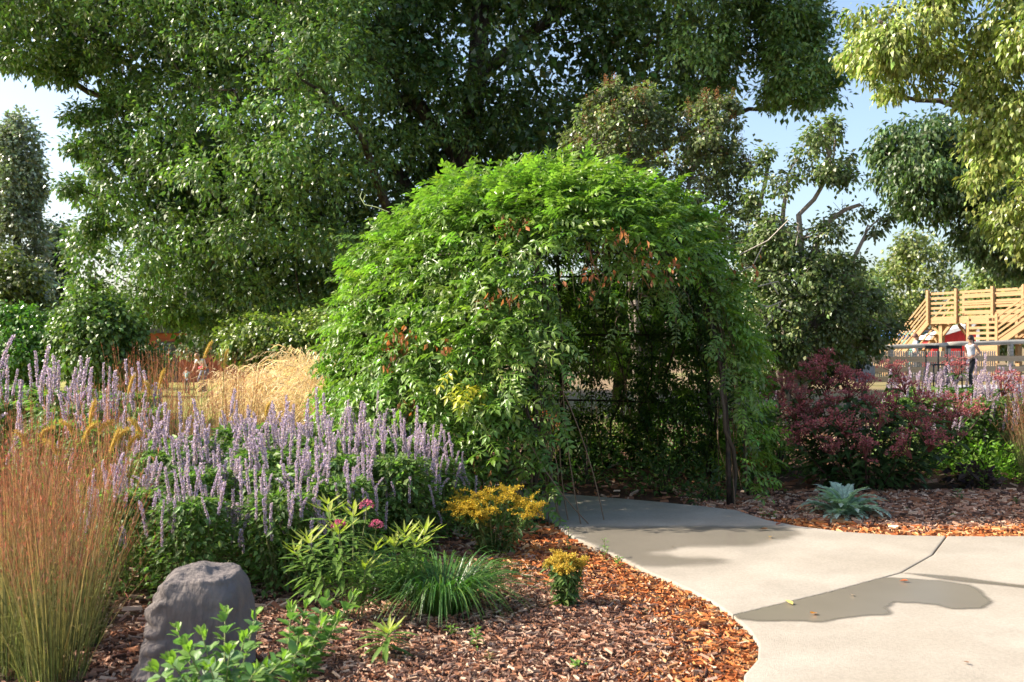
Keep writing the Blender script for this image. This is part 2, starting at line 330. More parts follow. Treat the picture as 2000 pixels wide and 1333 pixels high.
def chips(acc, n, x0, x1, y0, y1, L, zmax=.022, power=1.0):
    x = rng.uniform(x0, x1, n * 2); y = y0 + (y1 - y0) * rng.random(n * 2) ** power; ok = ~inpoly(x, y, PATH); x = x[ok][:n]; y = y[ok][:n]; m = len(x)
    e = polydist(x, y, PATH); z = .035 * fbm(np.stack([x * 1.3, y * 1.3, 0 * x], -1), 4) * np.clip(e * 3, .25, 1) + .012 * np.clip(1 - e, 0, 1) + rng.random(m) * zmax * np.clip(e * 8, .3, 1)
    a = rng.uniform(0, 2 * np.pi, m); A = np.stack([np.cos(a), np.sin(a), rng.normal(0, .22, m)], -1); N = np.stack([rng.normal(0, .35, m), rng.normal(0, .35, m), np.ones(m)], -1)
    S = np.minimum(L * np.exp(rng.normal(0, .42, m)), 1.9 * L); acc.inst(CHIP, np.stack([x, y, z], -1), A, N, S, chipcols(x, y), rng.uniform(.11, .32, m))
acc = Acc(); chips(acc, 33000, -1.9, 1.2, 3.7, 6.6, .029, power=1.4); chips(acc, 8000, -2.8, .5, 6.0, 9, .055)
chips(acc, 11000, 1.5, 5.2, 6.9, 9.2, .05, power=1.3); chips(acc, 4000, -7, 7, 8.5, 16, .08); chips(acc, 5500, -5.5, -1.2, 2.6, 6.5, .055)
acc.build('wood_chips', M['chip'], bed, kind='stuff')
chip_me = []
for k in range(5):
    a = Acc(); v, f = CHIP; v = v * np.array([rng.uniform(.14, .3), 1, rng.uniform(.06, .12)]) + rng.normal(0, .02, v.shape) * np.array([1, 1, .4])
    a.add(v, f, [[.50, .34, .22], [.44, .20, .08], [.22, .12, .08], [.55, .42, .30], [.17, .10, .07]][k]); chip_me.append(a.mesh('wood_chip')); chip_me[-1].materials.append(M['chip'])
nb = 0
while nb < 290:
    y = 3.85 + 2.2 * random.random() ** 1.3; x = random.uniform(-1.0, 1.12)
    if inpoly(np.array([x]), np.array([y]), PATH)[0] or polydist(np.array([x]), np.array([y]), PATH)[0] < .03: continue
    o = link('wood_chip', random.choice(chip_me), None, bed, (x, y, .012 + random.random() * .018)); s = random.uniform(.04, .08); o.scale = (s, s, s)
    o.rotation_euler = (random.gauss(0, .15), random.gauss(0, .15), random.uniform(0, 6.28)); nb += 1

# ------------------------------------------------------------------ arbor frame and the vine that covers it
AC = np.array([.31, 9.4, 0.0]); AR, AH, AP = 1.95, 2.95, 2.6
def dome(ang, z, off=0.0):
    z = np.asarray(z, float); r = AR * np.maximum(1 - np.clip(z / AH, 0, 1) ** AP, 0) ** (1 / AP) + off
    return np.stack([AC[0] + r * np.sin(ang), AC[1] - r * np.cos(ang), z + 0 * ang], -1)
def dome_n(ang, z):
    e = .03; r0 = np.linalg.norm((dome(ang, np.clip(z - e, 0, AH)) - AC)[..., :2], axis=-1); r1 = np.linalg.norm((dome(ang, np.clip(z + e, 0, AH)) - AC)[..., :2], axis=-1)
    s = np.clip((r0 - r1) / (2 * e), 0, 6); return nrm(np.stack([np.sin(ang), -np.cos(ang), s], -1))
arbor = thing('garden_arbor', 'dark metal arched garden arbor frame buried under climbing vine', 'arbor', tuple(AC))
POSTS = [R(a) for a in (-4, 54, 112, 172, 232, 296)]
def arc(ang, k=26, off=-.05, z0=0):
    zz = AH * np.sin(np.linspace(0, np.pi / 2, k)) ** .8; zz[-1] = AH; zz = np.maximum(zz, z0); return dome(np.full(k, ang), zz, off)
for a_ in POSTS:
    ac = Acc(); p = arc(a_); p[0, 2] = -.1; ac.tubes(p, .022, (.03, .025, .02), 6); ac.build('arch_rib', M['metal'], arbor, AC, True)
for z_ in (.75, 1.5, 2.15, 2.7):
    ac = Acc(); aa = np.linspace(R(56), R(360), 48); ac.tubes(dome(aa, np.full(48, z_), -.05), .012, (.03, .025, .02), 5); ac.build('hoop', M['metal'], arbor, AC, True)
for z_ in (2.15,):
    ac = Acc(); aa = np.linspace(R(-4), R(54), 12); ac.tubes(dome(aa, np.full(12, z_), -.05), .015, (.03, .025, .02), 5); ac.build('lintel', M['metal'], arbor, AC, True)

def compound(npair=5, seed=0, lw=.21, ll=.30):
    r = np.random.default_rng(seed); V = []; F = []; n = 0
    tv, tf = leaf9(lw, .05, .14)
    def put(p, a, N, s):
        nonlocal n
        a = a / np.linalg.norm(a); N = N - (N @ a) * a; N /= np.linalg.norm(N); X = np.cross(a, N)
        V.append(p + s * (tv[:, :1] * X + tv[:, 1:2] * a + tv[:, 2:] * N)); F.append(tf + n); n += len(tv)
    cur = r.uniform(.15, .5)
    for i in range(npair):
        t = .18 + .68 * i / (npair - 1); p = np.array([0, t, -cur * t * t]); s = ll * (1 - .25 * abs(t - .5)) * r.uniform(.85, 1.1)
        for sg in (-1, 1):
            put(p, np.array([sg * r.uniform(.75, 1), r.uniform(.3, .6), -r.uniform(.1, .5)]), np.array([r.normal(0, .25), r.normal(0, .2), 1]), s)
    put(np.array([0, .9, -cur * .81]), np.array([0, 1, -.5 - cur]), np.array([0, .3, 1]), ll * 1.05)
    k = 4; t = np.linspace(0, .92, k); c = np.stack([0 * t, t, -cur * t * t], -1); w = .008
    V.append(np.concatenate([c + [w, 0, 0], c - [w, 0, 0]])); F.append(np.array([[i, i + 1, i + k] for i in range(k - 1)] + [[i + 1, i + k + 1, i + k] for i in range(k - 1)]) + n)
    return np.concatenate(V), np.concatenate(F)
CMP = [compound(5 if k % 2 else 4, k) for k in range(6)]
CMPL = []                                                     # lighter leaflets for the thousands joined into one mesh
for k in range(5):
    tv9, tf9 = leaf9, None
    leaf9_keep = leaf9; leaf9 = lambda *a, **q: leaf5(.22, .05, .14); CMPL.append(compound(4 if k % 2 else 5, 20 + k)); leaf9 = leaf9_keep

vine = thing('climbing_vine', 'bright green vine with feathery compound leaves covering the domed arbor', 'vine', tuple(AC))
def cover(deg, z):
    d = (np.asarray(deg) + 180) % 360 - 180; w = np.ones_like(d)
    n = vnoise(np.stack([d * .09, z * 2.2, 0 * d], -1)); n2 = vnoise(np.stack([d * .03 + 9, z * 1.1, 0 * d], -1))
    top = 2.12 + .22 * (n2 - .5) - .10 * sstep(36, 52, d)
    w = np.where((d > -3) & (d < 54) & (z < top), 0, w)                                    # the doorway
    w = np.where((d >= 54) & (d < 75) & (z < 1.9), .7 - .55 * sstep(1.6, .9, z), w)
    w = np.where((d > -24) & (d <= -3) & (z < 1.25), .22 + .45 * (n > .5), w)                # thin corner beside the doorway
    w = np.where((d > -16) & (d <= -3) & (z >= 1.25) & (z < 2.2), .8, w)
    w = np.where((d > -102) & (d < -82) & (z < 1.75) & (z > .2), .75, w)                    # side opening
    back = (np.abs(d) > 104)
    w = np.where(back & (z < 2.1), .55 + .45 * (n > .45), w); w = np.where(back & (z >= 2.1), .8, w)
    w = np.where((d > 75) & (d <= 104) & (z < 2.1), .65 - .5 * sstep(1.6, .9, z), w)
    w = np.where((d > 178) & (z < 2.0) | (d < -140) & (z < 2.0), .45, w)
    return w * (.7 + .5 * (n > .35))
def vine_points(n, off=(-.1, .12)):
    out = []
    while sum(map(len, out)) < n:
        m = n * 3; ang = rng.uniform(-np.pi, np.pi, m); t = rng.random(m); z = np.where(rng.random(m) < .68, t * 2.55, 2.45 + .57 * t ** .8)
        rr = np.linalg.norm((dome(ang, z) - AC)[:, :2], axis=-1) / AR; keep = (rng.random(m) < np.clip(cover(np.degrees(ang), z), 0, 1.2) / 1.2 * np.clip(rr, .12, 1))
        out.append(np.stack([ang[keep], z[keep]], -1))
    az = np.concatenate(out)[:n]; return az[:, 0], az[:, 1], rng.uniform(off[0], off[1], n)
def vine_frames(ang, z, off):
    p = dome(ang, z, off); nn = dome_n(ang, z); lump = vnoise(p * 2.3); p = p + nn * ((lump - .5) * .30 + rng.uniform(-.04, .06, (len(p)))[:, ] )[:, None]
    tang = np.stack([np.cos(ang), np.sin(ang), 0 * ang], -1) * rng.normal(0, .75, (len(ang), 1))
    A = nn * rng.uniform(.35, 1.0, (len(ang), 1)) + tang + np.stack([0 * ang, 0 * ang, rng.uniform(-.95, .25, len(ang))], -1)
    N = nn * .7 + np.array([-.25, .1, .9]) + rng.normal(0, .35, (len(ang), 3)); return p, A, N
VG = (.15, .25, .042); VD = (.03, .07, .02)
def vcols(n, z, nn):
    c = cols(n, VG, .25, .08); yng = sstep(1.7, 2.9, z)[:, None] * rng.random((n, 1)); c = c * (1 - .0 * yng); return c * (1 - .25 * yng) + np.array([.20, .36, .04]) * .25 * yng * 1.4 + (1 - yng) * 0
acc = Acc()
for k in range(5):
    ang, z, off = vine_points(2080); p, A, N = vine_frames(ang, z, off); acc.inst(CMPL[k], p, A, N, rng.uniform(.15, .29, len(p)), vcols(len(p), z, N))
ang, z, off = vine_points(2300, (-.4, -.1)); p, A, N = vine_frames(ang, z, off); acc.inst(CMPL[0], p, A, N, rng.uniform(.2, .3, len(p)), cols(len(p), VD, .3, .05))  # inner leaf layer coloured much darker, painting the shade inside the arbor
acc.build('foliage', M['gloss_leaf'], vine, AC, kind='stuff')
# the leaves that show largest, one by one
vl = []
VL = m_leaf('vine_leaf', .38, .36, .5, colour=(.10, .19, .03), colour2=(.19, .31, .04))
for T in CMP:
    me = raw_mesh('leaf', T[0], T[1]); me.materials.append(VL); vl.append(me)
def put_leaf(me, name, p, A, N, s, parent, origin):
    A = Vector(A).normalized(); N = Vector(N); N = (N - A * N.dot(A)).normalized(); X = A.cross(N)
    o = bpy.data.objects.new(name, me); COL.objects.link(o); o.parent = parent
    o.matrix_local = Matrix.Translation(Vector(p) - Vector(origin)) @ Matrix((X, A, N)).transposed().to_4x4() @ Matrix.Scale(s, 4); return o
cnt = 0
while cnt < 280:
    ang, z, off = vine_points(40, (.05, .16)); ok = (np.cos(ang) > .05); p, A, N = vine_frames(ang, z, off)
    for q in np.nonzero(ok)[0][:10]:
        put_leaf(vl[cnt % 6], 'leaf', p[q], A[q], N[q], random.uniform(.2, .31), vine, AC); cnt += 1
# leafy strands that veil both sides of the doorway
acc = Acc()
for q in range(40):
    d = R(rng.choice([rng.uniform(-18, 1), rng.uniform(51, 64), rng.uniform(5, 45)], p=[.6, .22, .18])); z1 = rng.uniform(1.7, 2.25); z0 = rng.uniform(.1, 1.2) if not .15 < d < .7 else rng.uniform(1.5, 1.9); k = 12; zz = np.linspace(z1, z0, k); pt = dome(d + np.cumsum(rng.normal(0, .012, k)), zz, rng.uniform(-.12, .1)); acc.tubes(pt, .004, (.11, .075, .05), 3)
    m = int((z1 - z0) * 7) + 2; u = rng.integers(1, k, m); nn = np.stack([np.full(m, np.sin(d)), np.full(m, -np.cos(d)), np.zeros(m)], -1); acc.inst(CMPL[q % 5], pt[u], nn * .6 + rng.normal(0, .7, (m, 3)) + [0, 0, -.5], nn * .4 + [-.2, 0, .9] + rng.normal(0, .3, (m, 3)), rng.uniform(.13, .25, m), cols(m, (.10, .19, .035), .3, .08))
acc.build('hanging_strands', M['gloss_leaf'], vine, AC, kind='stuff')
# dead brown sprays and one yellow spray
def on_vine(px, py, off=.2):
    for Y in np.arange(6.8, 10.5, .02):
        q = P(px, py, Y); r_ = np.hypot(q[0] - AC[0], q[1] - AC[1])
        if q[2] < AH and r_ < AR * max(0, 1 - (max(q[2], 0) / AH) ** AP) ** (1 / AP) + off: return q
    return P(px, py, 8.5)
dacc = Acc()
for px, py, n in ((790, 665, 16), (860, 690, 8), (950, 580, 7), (1000, 430, 9), (1265, 500, 10), (1210, 460, 8), (1432, 530, 5), (1160, 540, 5), (785, 690, 9), (790, 790, 6), (1310, 520, 5), (1110, 560, 4), (985, 560, 4), (925, 900, 6)):
    c = on_vine(px, py)
    for q in range((n + 1) // 2):
        b = c + rng.normal(0, .06, 3); m = 5; pp = b + rng.normal(0, .045, (m, 3)); A = np.tile([0, 0, -1.], (m, 1)) + rng.normal(0, .4, (m, 3))
        dacc.inst(L4, pp, A, rsph(m), rng.uniform(.04, .075, m), cols(m, (.30, .12, .045), .35, .2, (.5, .32, .15)))
dacc.build('dead_leaves', M['deadleaf'], vine, AC, kind='stuff')
yacc = Acc(); yc = on_vine(900, 748)
for q in range(9):
    yacc.inst(CMPL[q % 5], (yc + rng.normal(0, .08, 3))[None], np.array([[rng.normal(0, .6), -.8, -.3]]), np.array([[0, -.3, 1.]]), .24, cols(1, (.42, .40, .03), .1, 0))
o = yacc.build('yellow_leaves', M['gloss_leaf'], vine, AC); o['label'] = 'yellowing leaf spray low on the side of the vine'
# woody stems climbing the ribs, dangling twigs, loose tendrils
for a_ in POSTS + [R(-20), R(-45), R(20 + 180), R(70), R(85), R(140), R(152), R(130)]:
    sa = Acc(); k = 14; zz = np.linspace(-.05, 2.3, k); p = dome(a_ + .06 * np.sin(zz * 5 + a_ * 7), zz, -.03) + rng.normal(0, .012, (k, 3)); sa.tubes(p, np.linspace(.02, .009, k) * rng.uniform(.7, 1.2), (.06, .045, .032), 5); sa.build('vine_stem', M['stem'], vine, AC, True)
ta = Acc()
for q in range(34):
    d = R(rng.uniform(5, 52)); z0 = 2.15 + rng.random() * .25; a = dome(np.array([d]), np.array([z0]), .0)[0]; l = rng.uniform(.2, .6); e = a + [rng.normal(0, .15), -rng.random() * .12, -l]
    ta.tubes(bez(a, (a + e) / 2 + [rng.normal(0, .1), -.08, .1], e, 7), .0035, (.30, .14, .07) if q % 2 else (.16, .15, .06), 3)
for q in range(60):
    d = R(rng.choice([rng.uniform(-16, 3), rng.uniform(52, 110), rng.uniform(120, 178)])); z0 = rng.uniform(.6, 1.6); a = dome(np.array([d]), np.array([z0]), -.05)[0]; e = dome(np.array([d + rng.normal(0, .1)]), np.array([0.0]), rng.normal(0, .1))[0]
    ta.tubes(bez(a, (a + e) / 2 + rng.normal(0, .1, 3), e, 7), .005, (.20, .13, .08), 3)
for pts in ([(760, 415), (735, 405), (712, 400), (703, 385), (707, 374), (714, 380), (709, 393), (715, 405)], [(1010, 318), (1022, 300), (1040, 297), (1050, 306), (1034, 310)]):
    ta.tubes(np.array([P(a, b, 9.9 + .05 * i) for i, (a, b) in enumerate(pts)]), .0045, (.30, .36, .16), 4)
for pts in ([(1440, 500), (1500, 470), (1540, 430), (1560, 450), (1555, 480)], [(1430, 540), (1470, 520), (1490, 480)], [(1470, 590), (1500, 600), (1510, 620), (1495, 640)], [(1480, 560), (1520, 550), (1535, 575), (1520, 600), (1545, 610)], [(1500, 600), (1525, 590)], [(1520, 575), (1500, 545)]):
    ta.tubes(np.array([P(a, b, 9.6) for a, b in pts]), .006, (.38, .34, .28), 4)
ta.build('twigs', M['stem'], vine, AC, kind='stuff')

# ------------------------------------------------------------------ flowering plants
# giant hyssop: leafy mound with lavender spikes
def spike_mesh(L, bend, seed):
    r = np.random.default_rng(seed); a = Acc(); k = 8; t = np.linspace(0, 1, k); ax = np.stack([bend * t ** 2 * L, 0 * t, L * (t - .25 * abs(bend) * t ** 2)], -1)
    a.tubes(ax, .006 * (1 - t * .7), (.30, .26, .22), 4)
    nw = int(L / .011); 
    for i in range(nw):
        u = i / nw + .01; c = np.array([bend * u * u * L, 0, L * (u - .25 * abs(bend) * u * u)]); rad = .0125 * (1 - .55 * u ** 3) * (1 if u > .06 else .6); m = 9
        th = r.uniform(0, 2 * np.pi, m); out = np.stack([np.cos(th), np.sin(th), 0 * th], -1); p = c + out * rad * .35 + [0, 0, 1] * r.normal(0, .003, (m, 1))
        cc = np.array([[.50, .41, .56], [.62, .53, .64], [.40, .31, .44], [.66, .56, .58], [.54, .44, .40]])[r.integers(0, 5, m)] * np.exp(r.normal(0, .15, (m, 1)))
        a.inst(LQ, p, out + [0, 0, .55] + r.normal(0, .25, (m, 3)), r.normal(size=(m, 3)), r.uniform(.012, .02, m), cc, 1.2)
    me = a.mesh('flower_spike'); me.materials.append(M['petal']); return me
SPIKES = [spike_mesh(.20, .05, 1), spike_mesh(.26, -.1, 2), spike_mesh(.15, .3, 3), spike_mesh(.22, .2, 4), spike_mesh(.13, .9, 5), spike_mesh(.24, 0, 6)]
HY_L = cols(1, (.075, .15, .03))
def hyssop_proto(seed, n=2300, nsp=36, h=.66, rad=.34):
    a = Acc(); u = rng.random(n); th = rng.uniform(0, 2 * np.pi, n); zz = h * (1 - u ** 1.8); rr = rad * np.sqrt(rng.random(n)) * np.clip(1.15 - (zz / h) ** 3 * .55, 0, 1) * rng.uniform(.75, 1.12, n)
    p = np.stack([rr * np.cos(th), rr * np.sin(th), zz + .02], -1); A = np.stack([np.cos(th), np.sin(th), rng.uniform(-.7, .5, n)], -1) + rng.normal(0, .4, (n, 3))
    a.inst(leaf5(.26, .06, .15, .35), p, A, np.array([0, 0, 1.]) + rng.normal(0, .35, (n, 3)), rng.uniform(.035, .075, n), cols(n, (.13, .215, .06), .25, .08))
    fm = a.mesh('foliage'); fm.materials.append(M['leaf'])
    s = Acc(); sp = []; m = nsp; th = rng.uniform(0, 2 * np.pi, m); q = np.sqrt(rng.random(m)); b = np.stack([.08 * np.cos(th), .08 * np.sin(th), 0 * th], -1)
    top = np.stack([rad * 1.05 * q * np.cos(th), rad * 1.05 * q * np.sin(th), h * (1.12 - .62 * q ** 2.2) + rng.normal(0, .055, m)], -1)
    s.tubes(bez(b, b * .5 + top * .5 + [0, 0, .05], top, 5), np.linspace(.0045, .002, 5), (.16, .17, .07), 3); sm = s.mesh('stems'); sm.materials.append(M['stem'])
    return fm, sm, [(t, q_) for t, q_ in zip(top, q)]
HYP = [hyssop_proto(k) for k in range(4)]
def hyssop(x, y, sc, label, group, nsp=None, tall=1.0):
    fm, sm, sp = HYP[random.randrange(4)]; t = thing('hyssop_plant', label, 'flower', (x, y, gz(x, y)), random.uniform(0, 6.28), group, sc); t.scale = (sc, sc, sc * tall)
    link('foliage', fm, None, t, kind='stuff'); link('stems', sm, None, t)
    for top, q in (sp if nsp is None else random.sample(sp, nsp)):
        me = random.choice(SPIKES[:4] + SPIKES[5:] if random.random() < .86 else [SPIKES[4]]); o = link('flower_spike', me, None, t, tuple(top)); k = random.uniform(.75, 1.2); o.scale = (k * .7, k * .7, k / tall)
        o.rotation_euler = (random.gauss(0, .12), random.gauss(0, .12), random.uniform(0, 6.28))
    return t
LH = 'lavender hyssop in the middle rows of the mass left of the arbor'
for x, y, s in ((-2.15, 5.5, .82), (-1.75, 5.3, .8), (-1.35, 5.45, .8), (-1.95, 5.9, .92), (-1.5, 5.95, .92), (-1.08, 5.9, .86), (-1.15, 6.45, .95), (-1.65, 6.5, 1.0), (-2.25, 6.4, 1.0), (-.82, 6.6, .92), (-1.25, 7.05, 1.04), (-1.85, 7.1, 1.04), (-2.45, 7.0, 1.04), (-.85, 7.25, 1.0), (-1.5, 7.6, 1.08), (-.58, 7.1, .82), (-2.1, 7.7, 1.08), (-1.0, 7.85, 1.05)):
    lab = 'short lavender hyssop in the front row between grey stone and milkweed' if y < 5.7 else 'lavender hyssop at the right end of the mass, beside the goldenrod and arbor' if x > -1.0 else 'tall lavender hyssop in the back row before the blonde grass' if y > 6.9 else LH
    hyssop(x + random.gauss(0, .04), y + random.gauss(0, .04), s, lab, 'hyssop mass left of the arbor')
for x, y, s in ((-4.75, 9.2, 1.45), (-4.2, 9.0, 1.4), (-3.7, 9.1, 1.35), (-4.4, 8.4, 1.3), (-3.8, 8.3, 1.25), (-3.3, 8.5, 1.2), (-3.5, 7.6, 1.15), (-3.05, 7.4, 1.1)):
    hyssop(x, y, s, 'lavender hyssop behind the red bluestem grass, before the vine mound', 'hyssop behind the red grass', 24)
for x, y, s in ((4.55, 10.9, 1.15), (5.0, 10.7, 1.1), (5.45, 10.9, 1.15), (4.75, 11.5, 1.25), (5.25, 11.5, 1.28), (5.75, 11.4, 1.2), (6.05, 10.9, 1.1)):
    hyssop(x, y, s, 'pale hyssop behind the pink joe pye weed, before the log fence', 'hyssop by the pink weed')
hyssop(2.75, 10.9, 1.0, 'shaded hyssop squeezed between arbor and pink joe pye weed', None, 14)

# little bluestem: upright russet grass
def bluestem_mesh(n, h, rad, spread, seed):
    a = Acc(); th = rng.uniform(0, 2 * np.pi, n); q = np.sqrt(rng.random(n)); b = np.stack([rad * q * np.cos(th), rad * q * np.sin(th), 0 * th], -1)
    hh = h * rng.uniform(.55, 1.08, n); out = np.stack([np.cos(th), np.sin(th), 0 * th], -1) * (spread * q * rng.uniform(.3, 1.3, n))[:, None] + rng.normal(0, .035, (n, 3)) * [1, 1, 0]
    e = b + out; e[:, 2] = hh; m = b + out * .35; m[:, 2] = hh * .55; k = 6; pt = bez(b, m, e, k); t = np.linspace(0, 1, k)
    g = np.array([.09, .15, .045]); tn = np.array([.19, .17, .07]); rd = np.array([.27, .09, .06])
    cc = np.where(t[:, None] < .55, g + (tn - g) * (t[:, None] / .55), tn + (rd - tn) * ((t[:, None] - .55) / .45)); mix = rng.random((n, 1, 1)); C = cc[None] * (.45 + 1.1 * mix) + np.array([.16, .12, .05]) * (mix > .82)
    a.ribbons(pt, (.0036 * (1 - .6 * t))[None], rng.normal(size=(n, 3)) * [1, 1, .1], C)
    # fine seed tufts on the upper stems
    for u in (.55, .66, .76, .86, .95):
        p = (1 - u) ** 2 * b + 2 * u * (1 - u) * m + u * u * e; sel = rng.random(n) < .6; ns = sel.sum()
        a.inst(LNARROW, p[sel], np.tile([0, 0, 1.], (ns, 1)) + rng.normal(0, .3, (ns, 3)), rsph(ns), rng.uniform(.02, .045, ns), cols(ns, (.33, .11, .07), .3, .15, (.6, .5, .42)), .5)
    # lower blades
    n2 = n // 2; th = rng.uniform(0, 2 * np.pi, n2); b = np.stack([rad * np.cos(th), rad * np.sin(th), 0 * th], -1) * rng.random((n2, 1)); o = np.stack([np.cos(th), np.sin(th), 0 * th], -1) * rng.uniform(.05, .32, (n2, 1)); e = b + o; e[:, 2] = rng.uniform(.1, .5, n2) * h
    pt = bez(b, b + o * .3 + np.array([0, 0, 1.]) * (e[:, 2:] * 1.2), e, 4); a.ribbons(pt, np.array([[.005, .005, .004, .001]]), rng.normal(size=(n2, 3)) * [1, 1, .1], cols(n2, (.13, .15, .05), .3, .2, (.3, .2, .08)))
    me = a.mesh('blades'); me.materials.append(M['dry']); return me
BS = [bluestem_mesh(210, .98, .14, .30, 1), bluestem_mesh(210, .93, .13, .26, 2), bluestem_mesh(190, 1.0, .12, .34, 3)]
BS2 = [bluestem_mesh(120, 1.0, .12, .22, 4), bluestem_mesh(90, 1.05, .12, .2, 5)]
def bluestem(x, y, s, label, group, k=None):
    t = thing('bluestem_grass', label, 'grass', (x, y, gz(x, y)), random.uniform(0, 6.28), group, s); link('blades', random.choice(BS if k is None else BS2), None, t, kind='stuff'); return t
for x, y, s in ((-1.88, 4.0, .9), (-2.15, 4.15, .93), (-2.02, 4.5, .93), (-2.4, 4.6, .97), (-2.6, 5.1, 1.0), (-2.28, 5.0, .95)):
    bluestem(x, y, s, 'tall russet bluestem clump standing beside the grey stone', 'bluestem by the stone')
for x, y, s in ((-2.5, 6.1, 1.05), (-2.75, 6.6, 1.1), (-2.6, 7.5, 1.12), (-2.9, 8.3, 1.2), (-3.35, 9.4, 1.25), (-3.0, 9.6, 1.25), (-3.7, 10.2, 1.3), (-2.6, 9.0, 1.2), (-4.1, 10.6, 1.3), (-2.9, 5.9, 1.0), (-3.3, 6.8, 1.0), (-2.35, 8.3, 1.15)):
    bluestem(x, y, s, 'thin red brown bluestem clump among the lavender hyssop', 'bluestem among hyssop', 1)
for x, y, s in ((5.15, 9.5, 1.0), (5.35, 9.9, 1.1), (5.7, 9.7, 1.15)):
    bluestem(x, y, s, 'straw coloured bluestem clump beyond the pink joe pye weed', 'bluestem at the right bed')
# blonde feather grass
def feather_mesh(n, h):
    a = Acc(); th = rng.uniform(0, 2 * np.pi, n); b = np.stack([np.cos(th), np.sin(th), 0 * th], -1) * (.16 * np.sqrt(rng.random((n, 1)))); out = np.stack([np.cos(th), np.sin(th), 0 * th], -1) * rng.uniform(.05, .42, (n, 1))
    hh = h * rng.uniform(.6, 1.05, n); m = b + out * .3; m[:, 2] = hh * 1.15; e = b + out * 1.3; e[:, 2] = hh * rng.uniform(.72, .95, n); k = 8; t = np.linspace(0, 1, k); pt = bez(b, m, e, k)
    g = np.array([.20, .21, .06]); bl = np.array([.66, .54, .32]); C = (g + (bl - g) * sstep(.25, .7, t)[:, None])[None] * np.exp(rng.normal(0, .2, (n, 1, 1)))
    w = np.where(t < .5, .003, .009 * np.sin((t - .5) * np.pi * .95 + .25)); a.ribbons(pt, w[None], rng.normal(size=(n, 3)), C)
    for u in np.linspace(.55, .97, 7):
        p = (1 - u) ** 2 * b + 2 * u * (1 - u) * m + u * u * e; a.inst(LNARROW, p, nrm(e - m) + rng.normal(0, .4, (n, 3)), rsph(n), rng.uniform(.03, .07, n), cols(n, (.66, .52, .33), .25, .12, (.6, .3, .2)), .35)
    me = a.mesh('plumes'); me.materials.append(M['dry']); return me
FM = [feather_mesh(420, 1.15) for k in range(2)]
for x, y, s in ((-3.0, 11.2, 1.0), (-2.6, 11.0, 1.05), (-2.2, 11.3, 1.15), (-1.95, 10.8, 1.08), (-2.45, 11.8, 1.2), (-1.85, 11.6, 1.05), (-2.8, 12.0, 1.0), (-3.3, 11.9, .95), (-2.15, 10.3, .95), (-1.9, 10.0, .9), (-2.6, 10.2, .85)):
    t = thing('feather_grass', 'blonde plumed feather grass between the hyssop and the big tree', 'grass', (x, y, gz(x, y)), random.uniform(0, 6), 'blonde feather grass left of the arbor', s); link('plumes', random.choice(FM), None, t, kind='stuff')
# foxtail stems with golden heads
FX = []
for bend in (.1, .5, .9):
    a = Acc(); k = 10; t = np.linspace(0, 1, k); c = np.stack([bend * .12 * t ** 2, 0 * t, .16 * t - bend * .09 * t ** 2], -1); a.tubes(c, .011 * np.sin(np.clip(t * 2.9 + .15, 0, 3.05)) + .002, (.55, .38, .08), 6)
    m = 260; u = rng.random(m); p = np.stack([bend * .12 * u ** 2, 0 * u, .16 * u - bend * .09 * u ** 2], -1); d = rsph(m); a.inst(LNARROW, p + d * .008, d + [0, 0, .6], rsph(m), .022, cols(m, (.58, .42, .10), .2, .1), .5)
    me = a.mesh('seed_head'); me.materials.append(M['dry']); FX.append(me)
def foxtail(px, py, Y, k, rz, s=1):
    h = P(px, py, Y); z = gz(h[0], h[1]); a = Acc(); b = np.array([h[0] + random.gauss(0, .05), Y + random.gauss(0, .05), z]); t = thing('foxtail_grass', 'golden foxtail grass stem among the red grass and hyssop', 'grass', tuple(b), 0, 'golden foxtails')
    a.tubes(bez(b, (b + h) / 2 + [0, 0, .1], h, 6), .0025, (.25, .26, .08), 3)
    for q in range(4):
        u = random.uniform(.15, .75); p0 = b + (h - b) * u; d = np.array([random.gauss(0, 1), random.gauss(0, 1), .5]); d /= np.linalg.norm(d); pt = bez(p0, p0 + d * .12 + [0, 0, .1], p0 + d * .28, 5)[None]; a.ribbons(pt, np.array([[.006, .010, .009, .006, .001]]), np.array([[d[1], -d[0], .1]]), cols(1, (.14, .22, .04)))
    a.build('stalk', M['leaf'], t, b); o = link('seed_head', FX[k], None, t, tuple(h - b)); o.rotation_euler = (0, random.gauss(.1, .15), rz); o.scale = (s * .8, s * .8, s)
for q in ((250, 770, 7.5, 0, 0), (292, 775, 7.5, 1, 3.0), (310, 760, 7.5, 0, 0), (398, 700, 8.0, 0, 0), (437, 720, 8.0, 0, .3), (175, 830, 6, 0, 0), (195, 850, 6, 2, 0), (275, 850, 6, 1, 3), (140, 850, 6.2, 2, 3), (80, 860, 6.4, 2, 0), (48, 875, 6, 2, 3), (215, 885, 5.8, 0, 0), (250, 880, 6, 1, 0), (165, 860, 5.9, 1, 0), (520, 815, 7.6, 1, 0), (110, 890, 5.8, 2, 3), (230, 870, 5.9, 2, 0)):
    foxtail(*q)

